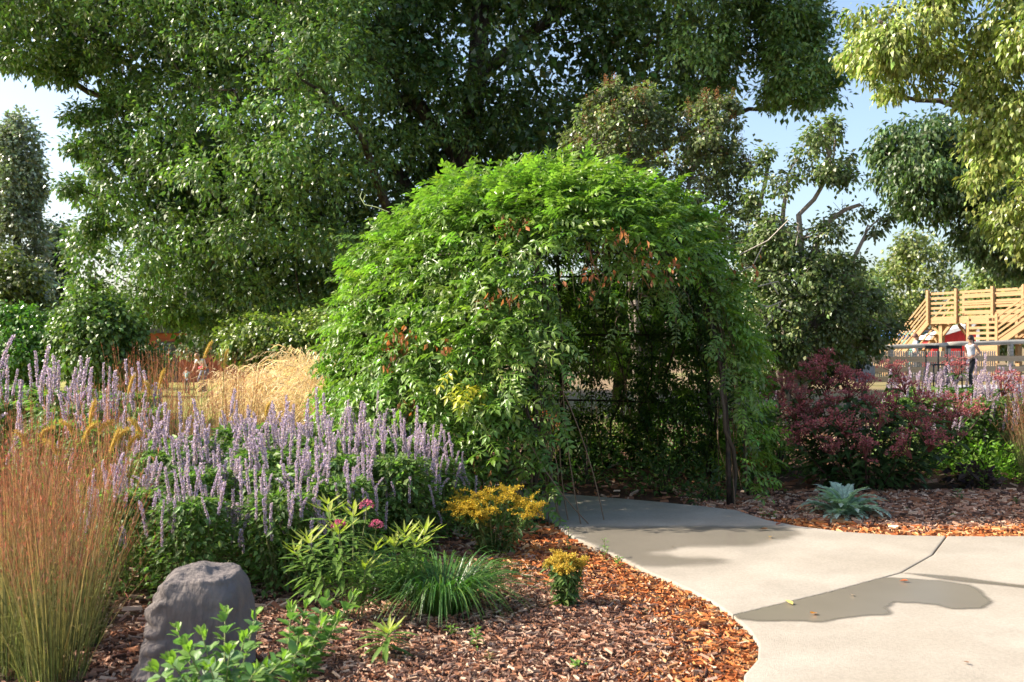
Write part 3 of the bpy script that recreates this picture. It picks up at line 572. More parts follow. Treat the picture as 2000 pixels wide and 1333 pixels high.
# pink joe pye weed
t = thing('joe_pye_weed', 'large dusky pink joe pye weed bush right of the arbor', 'flower', (3.45, 9.45, 0)); JO = np.array([3.45, 9.45, 0])
heads = []
for px, py, Y in ((1605, 700, 9.6), (1590, 725, 9.4), (1650, 735, 9.5), (1690, 745, 9.5), (1745, 715, 9.7), (1760, 745, 9.6), (1535, 740, 9.5), (1560, 765, 9.2), (1630, 780, 9.1), (1700, 780, 9.2), (1800, 770, 9.5), (1835, 785, 9.5), (1870, 790, 9.6), (1855, 820, 9.3), (1780, 810, 9.1), (1720, 820, 8.95), (1650, 825, 8.95), (1590, 820, 9.0), (1560, 850, 8.95), (1625, 870, 8.85), (1690, 870, 8.8), (1760, 865, 8.85), (1820, 850, 9.0), (1895, 800, 9.8), (1585, 795, 9.2), (1740, 785, 9.3), (1550, 800, 9.2), (1665, 760, 9.4), (1515, 770, 9.4), (1810, 820, 9.2), (1610, 745, 9.5), (1870, 715, 10.2), (1962, 745, 9.9)):
    heads.append(P(px, py, Y))
hv = []
for k in range(4):
    a = Acc(); m = 430; d = rsph(m); d[:, 2] = np.abs(d[:, 2]) * .75; r_ = rng.uniform(.65, 1, (m, 1)); lob = rng.normal(0, .05, (12, 3)) * [1, 1, .8]; pp = lob[rng.integers(0, 12, m)] + d * r_ * .035
    a.inst(L4, pp, d + rng.normal(0, .3, (m, 3)), rsph(m), rng.uniform(.012, .026, m), cols(m, (.36, .11, .11), .3, .15, (.62, .32, .29)), .9)
    st = np.stack([np.tile([0, 0, -.12], (12, 1)), np.tile([0, 0, -.06], (12, 1)) + lob * .3, lob], 1); a.tubes(st, .003, (.22, .07, .06), 3); me = a.mesh('flower_head'); me.materials.append(M['petal']); hv.append(me)
sa = Acc(); fa = Acc()
for h in heads:
    o = link('flower_head', random.choice(hv), None, t, tuple(h - JO)); k = random.uniform(1.0, 1.45); o.scale = (k, k, k); o.rotation_euler = (random.gauss(0, .2), random.gauss(0, .2), random.uniform(0, 6))
    b = JO + [(h[0] - JO[0]) * .35, (h[1] - JO[1]) * .35, 0]; b[2] = 0; st = bez(b, b * .4 + h * .6 - [0, 0, .1], h - [0, 0, .06], 8); sa.tubes(st, np.linspace(.008, .004, 8), (.10, .05, .045), 4)
    for i in range(2, 8):
        m = 5; a_ = rng.uniform(0, 6.28, m); A = np.stack([np.cos(a_), np.sin(a_), rng.uniform(-.3, .35, m)], -1); fa.inst(leaf5(.2, .05, .25, .4), np.tile(st[i] - [0, 0, .03], (m, 1)), A, np.tile([0, 0, 1.], (m, 1)) + rng.normal(0, .2, (m, 3)), rng.uniform(.10, .17, m), cols(m, (.06, .11, .035), .2, .05))
m = 1300; a_ = rng.uniform(0, 6.28, m); zz = rng.uniform(.05, .85, m); rr = np.sqrt(rng.random(m)) * (.55 + .3 * zz); pp = JO + np.stack([rr * np.cos(a_), rr * np.sin(a_) * .6, zz], -1)
fa.inst(leaf5(.2, .05, .25, .4), pp, np.stack([np.cos(a_), np.sin(a_), rng.uniform(-.5, .3, m)], -1), np.array([0, 0, 1.]) + rng.normal(0, .3, (m, 3)), rng.uniform(.08, .15, m), cols(m, (.055, .10, .035), .25, .05))
sa.build('stems', M['stem'], t, JO); fa.build('foliage', M['leaf'], t, JO, kind='stuff')

# silver cardoon rosette
def frond(L, seed):
    r = np.random.default_rng(seed); a = Acc(); k = 10; t_ = np.linspace(0, 1, k); rise = r.uniform(.5, 1.0); c = np.stack([0 * t_, t_ * L * .75, L * (rise * t_ - .75 * rise * t_ ** 2)], -1); col = (.37, .48, .42)
    a.tubes(c, .004 * (1 - .7 * t_), (.30, .38, .31), 4)
    for i in range(2, k):
        for sg in (-1, 1):
            for q in (0, .5):
                p = c[i] - (c[i] - c[i - 1]) * q; w = L * .15 * math.sin(min(1, (i - q) / k * 1.1 + .12) * math.pi * .85) + .008; a.inst(leaf5(.26, .05, .1, .4), p[None], np.array([[sg, .9, r.normal(.15, .15)]]), np.array([[0, 0, 1.]]), w, np.array([col]) * np.exp(r.normal(0, .12)))
    a.inst(leaf5(.3, .05, .1), c[-1:], np.array([[0, 1, -.6]]), np.array([[0, .3, 1.]]), .05, np.array([col])); me = a.mesh('leaf'); me.materials.append(M['leaf']); return me
FR = [frond(.33, k) for k in range(4)]
c = G(1648, 1012); t = thing('cardoon_plant', 'silvery grey green cardoon rosette on mulch beside the path', 'plant', tuple(c))
for k in range(46):
    o = link('leaf', FR[k % 4], None, t, (0, 0, .0)); o.rotation_euler = (random.uniform(-.15, .8), 0, k * 2.4); s = random.uniform(1.0, 1.4); o.scale = (s, s, s)

# goldenrods
def goldenrod(base, w, h, label, nst, gold):
    t = thing('goldenrod_plant', label, 'flower', tuple(base)); sa = Acc(); fa = Acc(); ga = Acc()
    for i in range(nst):
        th = random.uniform(0, 6.28); q = math.sqrt(random.random()); top = np.array([w * q * math.cos(th), w * .7 * q * math.sin(th), h * (1 - .25 * q) * random.uniform(.88, 1.05)]); b = np.array([top[0] * .25, top[1] * .25, 0]); st = bez(b, b * .4 + top * .6, top, 7); sa.tubes(st, .003, (.16, .17, .06), 3)
        for p in st[1:6]:
            m = 6; A = rsph(m) * [1, 1, .5]; fa.inst(leaf5(.15, .04, .2, .45), np.tile(p, (m, 1)) + rng.normal(0, .01, (m, 3)), A, np.tile([0, 0, 1.], (m, 1)) + rng.normal(0, .3, (m, 3)), rng.uniform(.04, .08, m), cols(m, (.10, .17, .05), .2, .1))
        for j in range(7):
            d = np.array([random.gauss(0, 1), random.gauss(0, 1), random.uniform(-.9, .7)]); d /= np.linalg.norm(d); e = top + d * random.uniform(.03, .09) * w / .2; pt = bez(top - [0, 0, .02], (top + e) / 2 + [0, 0, .015], e, 6); ga.tubes(pt, .0015, (.35, .30, .05), 3); m = 55; u = rng.integers(1, 6, m)
            pp = pt[u] + rng.normal(0, .006, (m, 3)); ga.inst(LQ, pp, rsph(m) + [0, 0, .6], rsph(m), rng.uniform(.007, .014, m), cols(m, gold, .25, .1, (.35, .3, .05)))
    sa.build('stems', M['stem'], t); fa.build('foliage', M['leaf'], t, kind='stuff'); ga.build('flower_plumes', M['petal'], t, kind='stuff')
g = G(965, 1085); goldenrod(np.array([g[0], g[1], 0]), .30, .44, 'wide golden goldenrod drooping at the path edge before the arbor', 34, (.50, .35, .03))
g = G(1105, 1188); goldenrod(np.array([g[0], g[1], 0]), .11, .30, 'small yellow goldenrod tuft alone on the open mulch', 16, (.55, .40, .06))

# close-up leaves, each its own object
def leafobj(T, colour, colour2, name, rough=.4, trans=.38):
    me = raw_mesh('leaf', T[0], T[1], smooth=True); me.materials.append(m_leaf(name, trans, rough, .45, colour=colour, colour2=colour2)); return me
BAP = [leafobj(leaf9(.30, .05, .08, .45, .8, .85), (.13, .24, .075), (.20, .33, .07), 'baptisia_leaf'), leafobj(leaf9(.31, .07, .14, .45, .8, .85), (.10, .19, .085), (.16, .28, .09), 'baptisia_leaf_old'), leafobj(leaf9(.22, .10, .02, .4, .75, .8), (.17, .28, .05), (.23, .35, .06), 'baptisia_leaf_young')]
MIL = [leafobj(leaf9(.085, .03, .2, .3, .65, .8), (.12, .21, .05), (.17, .27, .06), 'milkweed_leaf'), leafobj(leaf9(.075, .03, -.12, .3, .65, .8), (.30, .36, .05), (.38, .40, .09), 'milkweed_tip_leaf')]
def baptisia(base, tips, label):
    t = thing('wild_indigo', label, 'plant', tuple(base))
    for tp, bend in tips:
        tp = np.asarray(tp); st = bez(base, (base + tp) / 2 + np.asarray(bend), tp, 12); s = Acc(); s.tubes(st, np.linspace(.0045, .002, 12), (.24, .27, .10), 5); so = s.build('stem', M['stem'], t, base, True)
        tang = nrm(np.gradient(st, axis=0)); L = np.linalg.norm(np.diff(st, axis=0), axis=1).sum(); nn = max(6, int(L / .03)); us = np.linspace(.22, 1, nn)
        for i, u in enumerate(us):
            f = u * 11; j = min(int(f), 10); p = st[j] + (st[j + 1] - st[j]) * (f - j); T = tang[j]; a0 = i * 2.4
            ref = np.cross(T, [0.1, 1, .2]); ref /= np.linalg.norm(ref); r2 = np.cross(T, ref); o_ = math.cos(a0) * ref + math.sin(a0) * r2
            for dth in ((-.75, 0, .75) if u < .96 else (-1.1, -.4, .4, 1.1)):
                d = o_ * math.cos(dth) + np.cross(T, o_) * math.sin(dth); A = d * (.8 if u < .9 else .45) + T * (.45 if u < .9 else .9) + rng.normal(0, .08, 3)
                put_leaf(BAP[2] if u > .88 else BAP[random.randrange(2)], 'leaf', p + d * .006, A, T * .5 + np.array([0, -.1, .8]) + rng.normal(0, .2, 3), random.uniform(.042, .06) * (1 - .25 * (u > .93)), so, base)
def W3(px, py, Y): return P(px, py, Y)
b = np.array([-1.05, 3.55, 0.0])
baptisia(b, [(W3(440, 1195, 3.75), (0, 0, .05)), (W3(500, 1200, 3.7), (.02, 0, .04)), (W3(345, 1225, 3.7), (-.05, 0, .05)), (W3(525, 1300, 3.5), (.03, 0, .06)), (W3(300, 1310, 3.5), (-.04, 0, .05)), (W3(590, 1265, 3.6), (.05, 0, .05)), (W3(395, 1240, 3.55), (0, 0, .04)), (W3(450, 1270, 3.5), (0, -.02, .05)), (W3(330, 1290, 3.45), (-.03, 0, .04)), (W3(480, 1245, 3.6), (0, 0, .05)), (W3(555, 1290, 3.5), (.02, 0, .05)), (W3(410, 1300, 3.4), (0, 0, .04)), (W3(365, 1265, 3.5), (-.02, 0, .05)), (W3(500, 1310, 3.4), (.02, 0, .05))], 'bushy pale green wild indigo in front of the grey stone')
b = np.array([-.85, 3.75, 0.0])
baptisia(b, [(W3(690, 1165, 3.95), (.02, 0, .05)), (W3(600, 1180, 3.9), (-.02, 0, .06)), (W3(640, 1170, 4.0), (0, 0, .05)), (W3(570, 1190, 3.85), (-.02, 0, .05)), (W3(630, 1215, 3.8), (0, 0, .05)), (W3(660, 1210, 3.85), (.02, 0, .05))], 'leaning wild indigo sprig with round leaves right of the stone')
def milkweed(base, tips, label, flowers=()):
    t = thing('milkweed_plant', label, 'plant', tuple(base))
    for tp in tips:
        tp = np.asarray(tp); b2 = base + [(tp[0] - base[0]) * .3, (tp[1] - base[1]) * .3, 0]; st = bez(b2, b2 * .5 + tp * .5, tp, 12); s = Acc(); s.tubes(st, np.linspace(.005, .0025, 12), (.20, .21, .09), 5); so = s.build('stem', M['stem'], t, base, True)
        for i, u in enumerate(np.linspace(.42, 1, 9)):
            f = u * 11; j = min(int(f), 10); p = st[j] + (st[j + 1] - st[j]) * (f - j); a0 = i * 1.57
            for k in range(4 if u < .85 else 6):
                th = a0 + k * (math.pi * 2 / (4 if u < .85 else 6)) + random.gauss(0, .2); up = -.25 + 1.9 * max(0, u - .55) + random.gauss(0, .12); put_leaf(MIL[1] if u > .87 else MIL[0], 'leaf', p, (math.cos(th), math.sin(th), up), (0, 0, 1.), random.uniform(.10, .16) * (1 - .35 * (u > .95)), so, base)
    for f in flowers:
        f = np.asarray(f); a = Acc(); m = 90; d = rsph(m); d[:, 2] = abs(d[:, 2]); a.inst(L4, d * .028, d + rng.normal(0, .3, (m, 3)), rsph(m), .016, cols(m, (.40, .09, .16), .3, .1, (.6, .35, .4)), 1.2); a.tubes(bez([0, 0, 0], [0, 0, -.1], base - f + [.0, 0, .25], 5), .003, (.18, .2, .08), 3); o = a.build('flower_head', M['petal'], t); o.location = tuple(f - base)
g = G(690, 1215); b = np.array([g[0], g[1], 0])
milkweed(b, [P(640, 985, 5.0), P(600, 1050, 4.85), P(690, 995, 5.1), P(735, 1065, 4.95), P(660, 1030, 4.8), P(715, 1105, 4.8), P(575, 1075, 4.9)], 'lance leaved milkweed bush with small pink flowers by the sedge', [P(716, 990, 5.05), P(735, 1030, 5.0), P(662, 1030, 4.78)])
g = G(800, 1190); milkweed(np.array([g[0], g[1], 0]), [P(790, 1040, 5.1), P(830, 1035, 5.15), P(770, 1060, 5.0), P(812, 1060, 5.0)], 'smaller milkweed rising above the sedge clump')
g = G(745, 1290); milkweed(np.array([g[0], g[1], 0]), [np.array([g[0] + .03, g[1], .13])], 'tiny lone milkweed seedling on the mulch')
# sedge clumps
def sedge(base, n, h, sp, label, name='sedge_clump', colr=(.06, .15, .03), wd=.006):
    a = Acc(); th = rng.uniform(0, 6.28, n); o = np.stack([np.cos(th), np.sin(th), 0 * th], -1); b = o * (.3 * sp * np.sqrt(rng.random((n, 1)))); e = b + o * sp * rng.uniform(.3, 1.1, (n, 1)); e[:, 2] = h * rng.uniform(.15, .8, n); m = b + o * sp * .35; m[:, 2] = h * rng.uniform(.9, 1.5, n); pt = bez(b, m, e, 8)
    a.ribbons(pt, (wd * np.array([.8, 1, 1, 1, .9, .75, .5, .1]))[None], np.stack([-np.sin(th), np.cos(th), rng.normal(0, .3, n)], -1), cols(n, colr, .25, .1)); t = thing(name, label, 'grass', tuple(base)); a.build('blades', M['gloss_leaf'], t, kind='stuff')
g = G(865, 1195); sedge(np.array([g[0], g[1], 0]), 640, .27, .46, 'lush green grassy sedge clump beside the milkweed')
g = G(770, 1160); sedge(np.array([g[0], g[1], 0]), 220, .24, .26, 'shaded sedge tuft under the milkweed stems')
# little weeds on mulch
def weed(px, py, n, L, h, label, colr=(.12, .24, .05), T=None):
    g = G(px, py); t = thing('weed_seedling', label, 'plant', (g[0], g[1], .005)); a = Acc(); th = rng.uniform(0, 6.28, n); q = rng.random(n); p = np.stack([.25 * L * np.cos(th) * q * 2, .25 * L * np.sin(th) * q * 2, h * rng.random(n)], -1)
    a.inst(T or L4, p, np.stack([np.cos(th), np.sin(th), rng.uniform(0, .9, n)], -1), np.array([0, 0, 1.]) + rng.normal(0, .2, (n, 3)), rng.uniform(.5, 1, n) * L, cols(n, colr, .2, .1)); a.tubes(np.array([[[0, 0, -.005], [0.004, 0, h * .5], [0, 0, h]]]), .002, (.2, .22, .08), 4); a.build('leaves', M['leaf'], t)
for q in ((1130, 1312, 14, .055, .03, 'bright broad leaved seedling low on the pale mulch'), (930, 1270, 34, .04, .10, 'pale clover like weed with oval leaves on mulch'), (955, 1300, 14, .03, .05, 'wispy dry weed beside the clover like weed', (.25, .25, .08), LNARROW), (880, 1245, 22, .038, .06, 'oval leaved weed sprig below the sedge clump'), (1060, 1225, 60, .02, .02, 'low creeping thyme like tuft on the mulch', (.12, .2, .07)), (1260, 1200, 40, .02, .02, 'creeping grey green tuft near the concrete edge', (.14, .2, .08)), (1205, 1115, 26, .04, .09, 'leggy weed at the concrete edge behind the small goldenrod'), (1180, 1100, 30, .035, .15, 'tall thin weed beside the shaded concrete'), (1110, 1085, 34, .03, .18, 'wispy green weed behind the small goldenrod'), (1490, 1015, 26, .035, .08, 'small weed between the arbor and the cardoon'), (1510, 1018, 18, .04, .07, 'weed with lobed leaves left of the cardoon'), (1860, 1015, 60, .025, .04, 'low green weed mat right of the cardoon', (.1, .17, .06)), (1985, 985, 60, .03, .05, 'green weed mat at the far bed edge', (.1, .17, .06)), (1870, 978, 30, .05, .1, 'leafy pale weed under the dark leaved plant', (.12, .22, .1)), (1920, 960, 40, .05, .16, 'light green weed beside the dark leaved plant', (.15, .27, .04)), (1395, 985, 20, .04, .12, 'thin shaded weed by the arbor post'), (1285, 1180, 8, .02, .04, 'tiny upright seedling in the orange mulch', (.3, .3, .06)), (1770, 1000, 24, .02, .03, 'small dark tuft on shaded mulch', (.1, .16, .07))): weed(*q)
def shrub(base, n, rad, h, L, colr, name, label, cat='plant', mat='leaf', T=None, flowers=None, fl=0, var=.25, group=None):
    base = np.asarray(base, float); t = thing(name, label, cat, tuple(base), 0, group); a = Acc(); d = rsph(n); d[:, 2] = np.abs(d[:, 2]); r_ = rng.random(n) ** .5; lump = .8 + .45 * vnoise(d * 3.1 + base[:1]); p = d * (r_ * lump)[:, None] * np.array([rad, rad, h])
    s = Acc()
    for q in range(8):
        e = p[rng.integers(0, n)] * .9; s.tubes(bez([0, 0, -.02], e * [.3, .3, .6], e, 6), np.linspace(.012, .004, 6) * max(1, h), (.09, .06, .045), 4)
    s.build('stems', M['bark'], t)
    a.inst(T or L4, p, d * [1, 1, .4] + rng.normal(0, .55, (n, 3)), np.array([-.2, 0, 1.]) + rng.normal(0, .45, (n, 3)), L * rng.uniform(.6, 1.2, n), cols(n, colr, var, .1)); a.build('foliage', M[mat], t, kind='stuff')
    if flowers:
        f = Acc(); sel = np.nonzero(r_ > .75)[0][:fl]; 
        for i in sel: m = 16; dd = rsph(m); f.inst(L4, p[i] + d[i] * .03 + dd * .01, dd, rsph(m), .03, cols(m, flowers, .2, .1), 1.3)
        f.build('blossoms', M['petal'], t, kind='stuff')
    return t
shrub(G(1440, 935), 500, .3, .38, .06, (.08, .16, .04), 'blanket_flower', 'low bush with bright orange red blossoms right of the arbor', 'flower', flowers=(.75, .13, .02), fl=60)
shrub((.45, 14.2, 0), 500, .35, .45, .06, (.08, .16, .04), 'blanket_flower', 'red orange flower clump seen through the arbor corner', 'flower', flowers=(.70, .12, .04), fl=110)
shrub(G(1900, 955), 260, .25, .26, .08, (.035, .022, .028), 'dark_coral_bells', 'dark purple leaved plant on mulch right of the joe pye weed', T=LROUND)
shrub(G(1520, 925), 900, .42, .62, .06, (.07, .14, .03), 'leafy_shrub', 'mid green leafy shrub between arbor and pink weed')
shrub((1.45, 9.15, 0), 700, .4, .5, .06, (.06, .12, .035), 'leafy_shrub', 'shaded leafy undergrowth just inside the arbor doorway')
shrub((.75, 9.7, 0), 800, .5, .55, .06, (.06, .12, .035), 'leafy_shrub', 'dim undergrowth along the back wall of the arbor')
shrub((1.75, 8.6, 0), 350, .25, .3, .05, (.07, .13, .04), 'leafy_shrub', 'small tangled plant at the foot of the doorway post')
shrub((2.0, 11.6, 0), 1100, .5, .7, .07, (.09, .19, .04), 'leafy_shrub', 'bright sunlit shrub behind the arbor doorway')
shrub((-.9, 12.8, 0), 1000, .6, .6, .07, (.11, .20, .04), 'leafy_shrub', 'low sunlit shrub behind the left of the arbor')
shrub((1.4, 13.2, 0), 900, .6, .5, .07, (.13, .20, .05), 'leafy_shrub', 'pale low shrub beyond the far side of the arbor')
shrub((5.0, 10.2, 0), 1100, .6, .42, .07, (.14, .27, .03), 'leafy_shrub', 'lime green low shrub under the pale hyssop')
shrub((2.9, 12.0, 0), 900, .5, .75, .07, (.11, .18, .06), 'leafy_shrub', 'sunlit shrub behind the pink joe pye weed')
shrub((-5.0, 8.0, 0), 600, .3, .9, .05, (.20, .08, .06), 'stonecrop_plant', 'rusty red flower clump among lavender hyssop', 'flower', flowers=(.34, .10, .07), fl=160)

# stone
def stone():
    nu, nv = 96, 60; u = np.linspace(0, 2 * np.pi, nu, endpoint=False); v = np.linspace(0, 1, nv); U, Vv = np.meshgrid(u, v)
    zz = np.where(Vv < .8, Vv / .8, 1.0); top = np.clip((Vv - .8) / .2, 0, 1); rad = (1.18 - .30 * zz ** .8) * (1 - .15 * sstep(.78, 1, zz) ** 1.5) * (1 - top)
    ce = np.abs(np.cos(U)) ** .5 * np.sign(np.cos(U)); se = np.abs(np.sin(U)) ** .5 * np.sign(np.sin(U)); X = rad * ce * .245 + .035 * zz + .015; Yy = rad * se * .20; Z = zz * .47
    Z = Z + top * .012 - .025 * np.clip(-X / .2, 0, 1) * sstep(.6, 1, zz) - .045 * sstep(-.02, -.2, X) * sstep(.7, 1, zz)
    p = np.stack([X, Yy, Z], -1).reshape(-1, 3); n = nrm(np.stack([X * 4, Yy * 5, (Z - .2) * 2], -1).reshape(-1, 3)); n2 = fbm(p * 4.2, 5) * .11 + fbm(p * np.array([16, 16, 5]) + 5, 4) * .03 + .012 * np.sin(p[:, 2] * 60 + 6 * fbm(p * 6, 3) * 4) * sstep(0, -.2, p[:, 0])
    p = p + n * n2[:, None]; i = (np.arange(nv - 1)[:, None] * nu + np.arange(nu)[None]); j = (np.arange(nv - 1)[:, None] * nu + (np.arange(nu)[None] + 1) % nu); F = np.stack([i, j, j + nu, i + nu], -1).reshape(-1, 4)
    return raw_mesh('garden_stone', p, F, smooth=True)
M['stone'] = m_noise('stone', (.13, .112, .105), (.235, .198, .178), 5, .8, .7, 30, detail=8, stretch=(1, 1, .5), c3=(.085, .078, .085), scale3=3)
o = link('garden_stone', stone(), M['stone'], None, (-1.36, 4.15, -.03)); o.scale = (.84, 1, .97); tag(o, 'grey stump shaped stone beside the red grass and wild indigo', 'stone')
# fallen leaves on concrete
for px, py, cc, L in ((1548, 1197, (.55, .45, .15), .06), (1594, 1214, (.55, .26, .05), .05), (1756, 1149, (.40, .12, .04), .05), (1483, 1045, (.10, .06, .03), .07), (1515, 1037, (.25, .10, .06), .06), (1505, 1060, (.55, .4, .06), .05), (1665, 1177, (.5, .42, .3), .03), (1880, 1312, (.2, .12, .08), .03), (1312, 1080, (.1, .07, .04), .03)):
    a = Acc(); a.inst(leaf9(.3, .14, -.12), np.zeros((1, 3)), np.array([[1., .2, .05]]), np.array([[.1, 0, 1.]]), L, np.array([cc])); g = G(px, py); o = a.build('fallen_leaf', M['deadleaf']); o.location = (g[0], g[1], .043); o.rotation_euler = (0, 0, random.uniform(0, 6)); 
    tag(o, {1548: 'pale curled fallen leaf on the wet patch', 1594: 'flat orange fallen leaf on the wet patch', 1756: 'red brown fallen leaf at the top of the wet patch', 1483: 'dark crumpled leaf in the arbor shade', 1515: 'reddish crumpled leaf in the arbor shade', 1505: 'tiny yellow leaf on the damp concrete', 1665: 'small white speck of leaf on the wet patch', 1880: 'tiny brown leaf on the open concrete', 1312: 'tiny dark leaf scrap on concrete near the mulch'}[px], 'leaf')

# ------------------------------------------------------------------ trees
def boughs_from(polypx, n, sizes, Ymid, D, Dpx=380, front=.65, sep=0, ur=(-.9, .8), recess=None):
    xs = [q[0] for q in polypx]; ys = [q[1] for q in polypx]; out = []; tries = 0
    while len(out) < n and tries < n * 60:
        tries += 1; px = random.uniform(min(xs), max(xs)); py = random.uniform(min(ys), max(ys))
        if not inpoly(np.array([px]), np.array([py]), polypx)[0]: continue
        d = polydist(np.array([px]), np.array([py]), polypx)[0]; r = None
        for s in sizes:
            if d > s * .8: r = s; break
        if r is None: continue
        if len(sizes) > 1 and random.random() < .25: r = sizes[min(len(sizes) - 1, sizes.index(r) + 1)]
        dd = D * min(1, d / Dpx) ** .5 * (recess(px) if recess else 1); u = random.uniform(-1, -.7) if random.random() < front else random.uniform(*ur); Y = Ymid + u * dd; c_ = P(px, py, Y)
        if sep and any(np.linalg.norm(c_ - q[0]) < sep * (r / FPX * Y + q[1]) * .5 for q in out): continue
        out.append((P(px, py, Y), r / FPX * Y, d))
    return out
def crown_leaves(acc, bl, ntw, nlf, L, base, T, droop=.6, var=.25, yel=.12, warm=(.30, .26, .03), flat=.75, updir=(0, 0, 1)):
    c = np.array([b[0] for b in bl]); r = np.array([b[1] for b in bl]); nb = len(bl); hue = np.exp(rng.normal(0, .2, nb))
    bi = np.repeat(np.arange(nb), ntw); d = rsph(len(bi)); d[:, 2] = d[:, 2] * .8 + .12; rr = r[bi] * rng.uniform(.5, 1.3, len(bi))
    st = c[bi] + d * (rr * .45)[:, None] * [1, 1, flat]; en = c[bi] + d * rr[:, None] * [1, 1, flat]; en[:, 2] -= droop * rr * rng.uniform(.1, .6, len(bi))
    ti = np.repeat(np.arange(len(bi)), nlf); u = rng.uniform(0, 1, len(ti)); u = np.where(rng.random(len(ti)) < .75, .8 + .25 * u, u); p = st[ti] + (en[ti] - st[ti]) * u[:, None] + rng.normal(0, 1, (len(ti), 3)) * (.62 * L); td = nrm(en - st)[ti]
    A = td * .6 + (p - en[ti]) * (.5 / L) + rng.normal(0, .35, (len(ti), 3)) + np.array([0, 0, -droop]); N = np.array(updir, float) + rng.normal(0, .5, (len(ti), 3)) + td * .2
    tw_h = np.exp(rng.normal(0, .12, len(bi))); C = cols(len(ti), base, var, yel, warm) * (hue[bi][ti] * tw_h[ti])[:, None]
    acc.inst(T, p, A, N, L * rng.uniform(.65, 1.2, len(ti)), C)
    return st, en
def limbs(acc, base, tops, trunk, bl, r0, k=10, every=1, colr=(.09, .07, .055)):
    """trunk, a few main limbs to far boughs, thin branches from the nearest limb to the others"""
    tk = np.asarray(trunk, float); acc.tubes(tk, np.linspace(r0, r0 * .4, len(tk)), colr, 10); C = np.array([b[0] for b in bl]); n = len(C)
    m = min(16, max(4, n // 14)); pick = [int(np.argmax(np.linalg.norm(C - tk[-1], axis=1)))]
    d = np.linalg.norm(C - C[pick[0]], axis=1)
    while len(pick) < m: j = int(np.argmax(d)); pick.append(j); d = np.minimum(d, np.linalg.norm(C - C[j], axis=1))
    pts = [tk[1:]]
    for j in pick:
        c = C[j]; i = int(np.argmin(np.abs(tk[:, 2] - max(tk[1, 2], c[2] - np.linalg.norm((c - tk[-1])[:2]) * .7)))); a = tk[max(1, i)]; L = np.linalg.norm(c - a)
        p = bez(a, (a + c) / 2 + [rng.normal(0, .06 * L), rng.normal(0, .06 * L), .16 * L], c, k) + np.concatenate([np.zeros((1, 3)), rng.normal(0, .012 * L, (k - 1, 3))]); acc.tubes(p, np.linspace(r0 * .38, .02, k), colr, 6); pts.append(p[2:])
    pts = np.concatenate(pts); order = sorted(bl[::every], key=lambda b: np.linalg.norm(b[0] - tk[-1]))
    for b in order:
        c = b[0]; dd = np.linalg.norm(pts - c, axis=1) + 2.0 * np.maximum(0, pts[:, 2] - c[2]) * .5; a = pts[int(np.argmin(dd))]; L = np.linalg.norm(c - a)
        acc.tubes(bez(a, (a + c) / 2 + rng.normal(0, .08 * L + .01, 3) + [0, 0, .1 * L], c, 6), np.linspace(min(.035, .01 + .01 * L), .007, 6), colr, 4); pts = np.vstack([pts, c[None]])
        for q in range(3):
            e = c + rsph(1)[0] * b[1] * .8; acc.tubes(bez(c, (c + e) / 2, e - [0, 0, .1 * b[1]], 4), np.linspace(.008, .003, 4), colr, 3)
def tree(name, label, base, trunk, bl, ntw, nlf, L, colr, T, r0, every=2, mat='tree_leaf', extra=(), **kw):
    base = np.asarray(base, float); t = thing(name, label, 'tree', tuple(base)); ta = Acc(); limbs(ta, base, None, trunk, list(extra) + list(bl), r0, every=every); ta.build('trunk', M['bark'], t, base, True)
    ca = Acc(); crown_leaves(ca, bl, ntw, nlf, L, colr, T, **kw); ca.build('crown', M[mat], t, base, kind='stuff'); return t
BIG = [(-160, -260), (-160, 60), (10, 150), (60, 170), (190, 150), (210, 175), (150, 215), (170, 250), (150, 300), (130, 370), (160, 420), (120, 480), (130, 560), (250, 660), (330, 650), (430, 690), (560, 705), (700, 660), (900, 560), (1150, 440), (1290, 330), (1300, 235), (1430, 200), (1455, 30), (1500, 60), (1475, 130), (1500, 215), (1570, 225), (1650, 200), (1640, 100), (1600, 40), (1620, -260)]
bl = boughs_from(BIG, 270, [82, 64, 44, 28], 26.0, 7.5, front=1.0, sep=1.15, recess=lambda q: 1 - .7 * float(sstep(640, 800, q) * sstep(1380, 1200, q))); bl2 = boughs_from(BIG, 400, [100, 75, 50], 26.5, 7.0, front=0, ur=(-.5, .8))
bl += [(P(a, b, Y), r / FPX * Y, 50) for a, b, Y, r in ((15, 50, 25, 45), (60, 95, 24, 38), (110, 110, 24, 40), (150, 75, 25, 45), (90, 40, 24, 50), (40, 125, 25, 28), (130, 150, 24, 25), (150, 225, 24, 24), (150, 290, 23, 22), (135, 365, 23, 22), (1480, 20, 25, 45), (1530, 60, 24, 42), (1580, 100, 25, 42), (1500, 120, 25, 36), (1550, 165, 24, 38), (1610, 190, 25, 34), (1510, 195, 25, 26), (1600, 40, 24, 42), (1625, 150, 25, 32), (1470, 80, 25, 40), (1560, 20, 26, 50), (1540, 120, 26, 40), (1585, 150, 26, 36))]
bx = P(860, 690, 26)[0]; bz = gz(bx, 26)
bl3 = boughs_from([(-150, -250), (-120, -480), (150, -700), (850, -780), (1400, -600), (1620, -250)], 170, [130, 95, 60], 26.5, 7.0, front=.3)  # unseen boughs above the frame, added to shade the crown's centre
mp = tree('silver_maple', 'huge dense green maple tree towering behind the arbor', (bx, 26, bz), [(bx, 26, bz), (bx + .1, 26, 2), (bx + .2, 25.9, 4), (bx + .6, 25.8, 6.2), (bx + 1.0, 25.8, 8.5), (bx + 1.1, 25.9, 11)], bl2 + bl3, 22, 11, .25, (.055, .11, .03), LQ, .55, 3, extra=bl, droop=.45, yel=.1)  # inner leaves coloured darker than the outer ones, painting the crown's interior shade
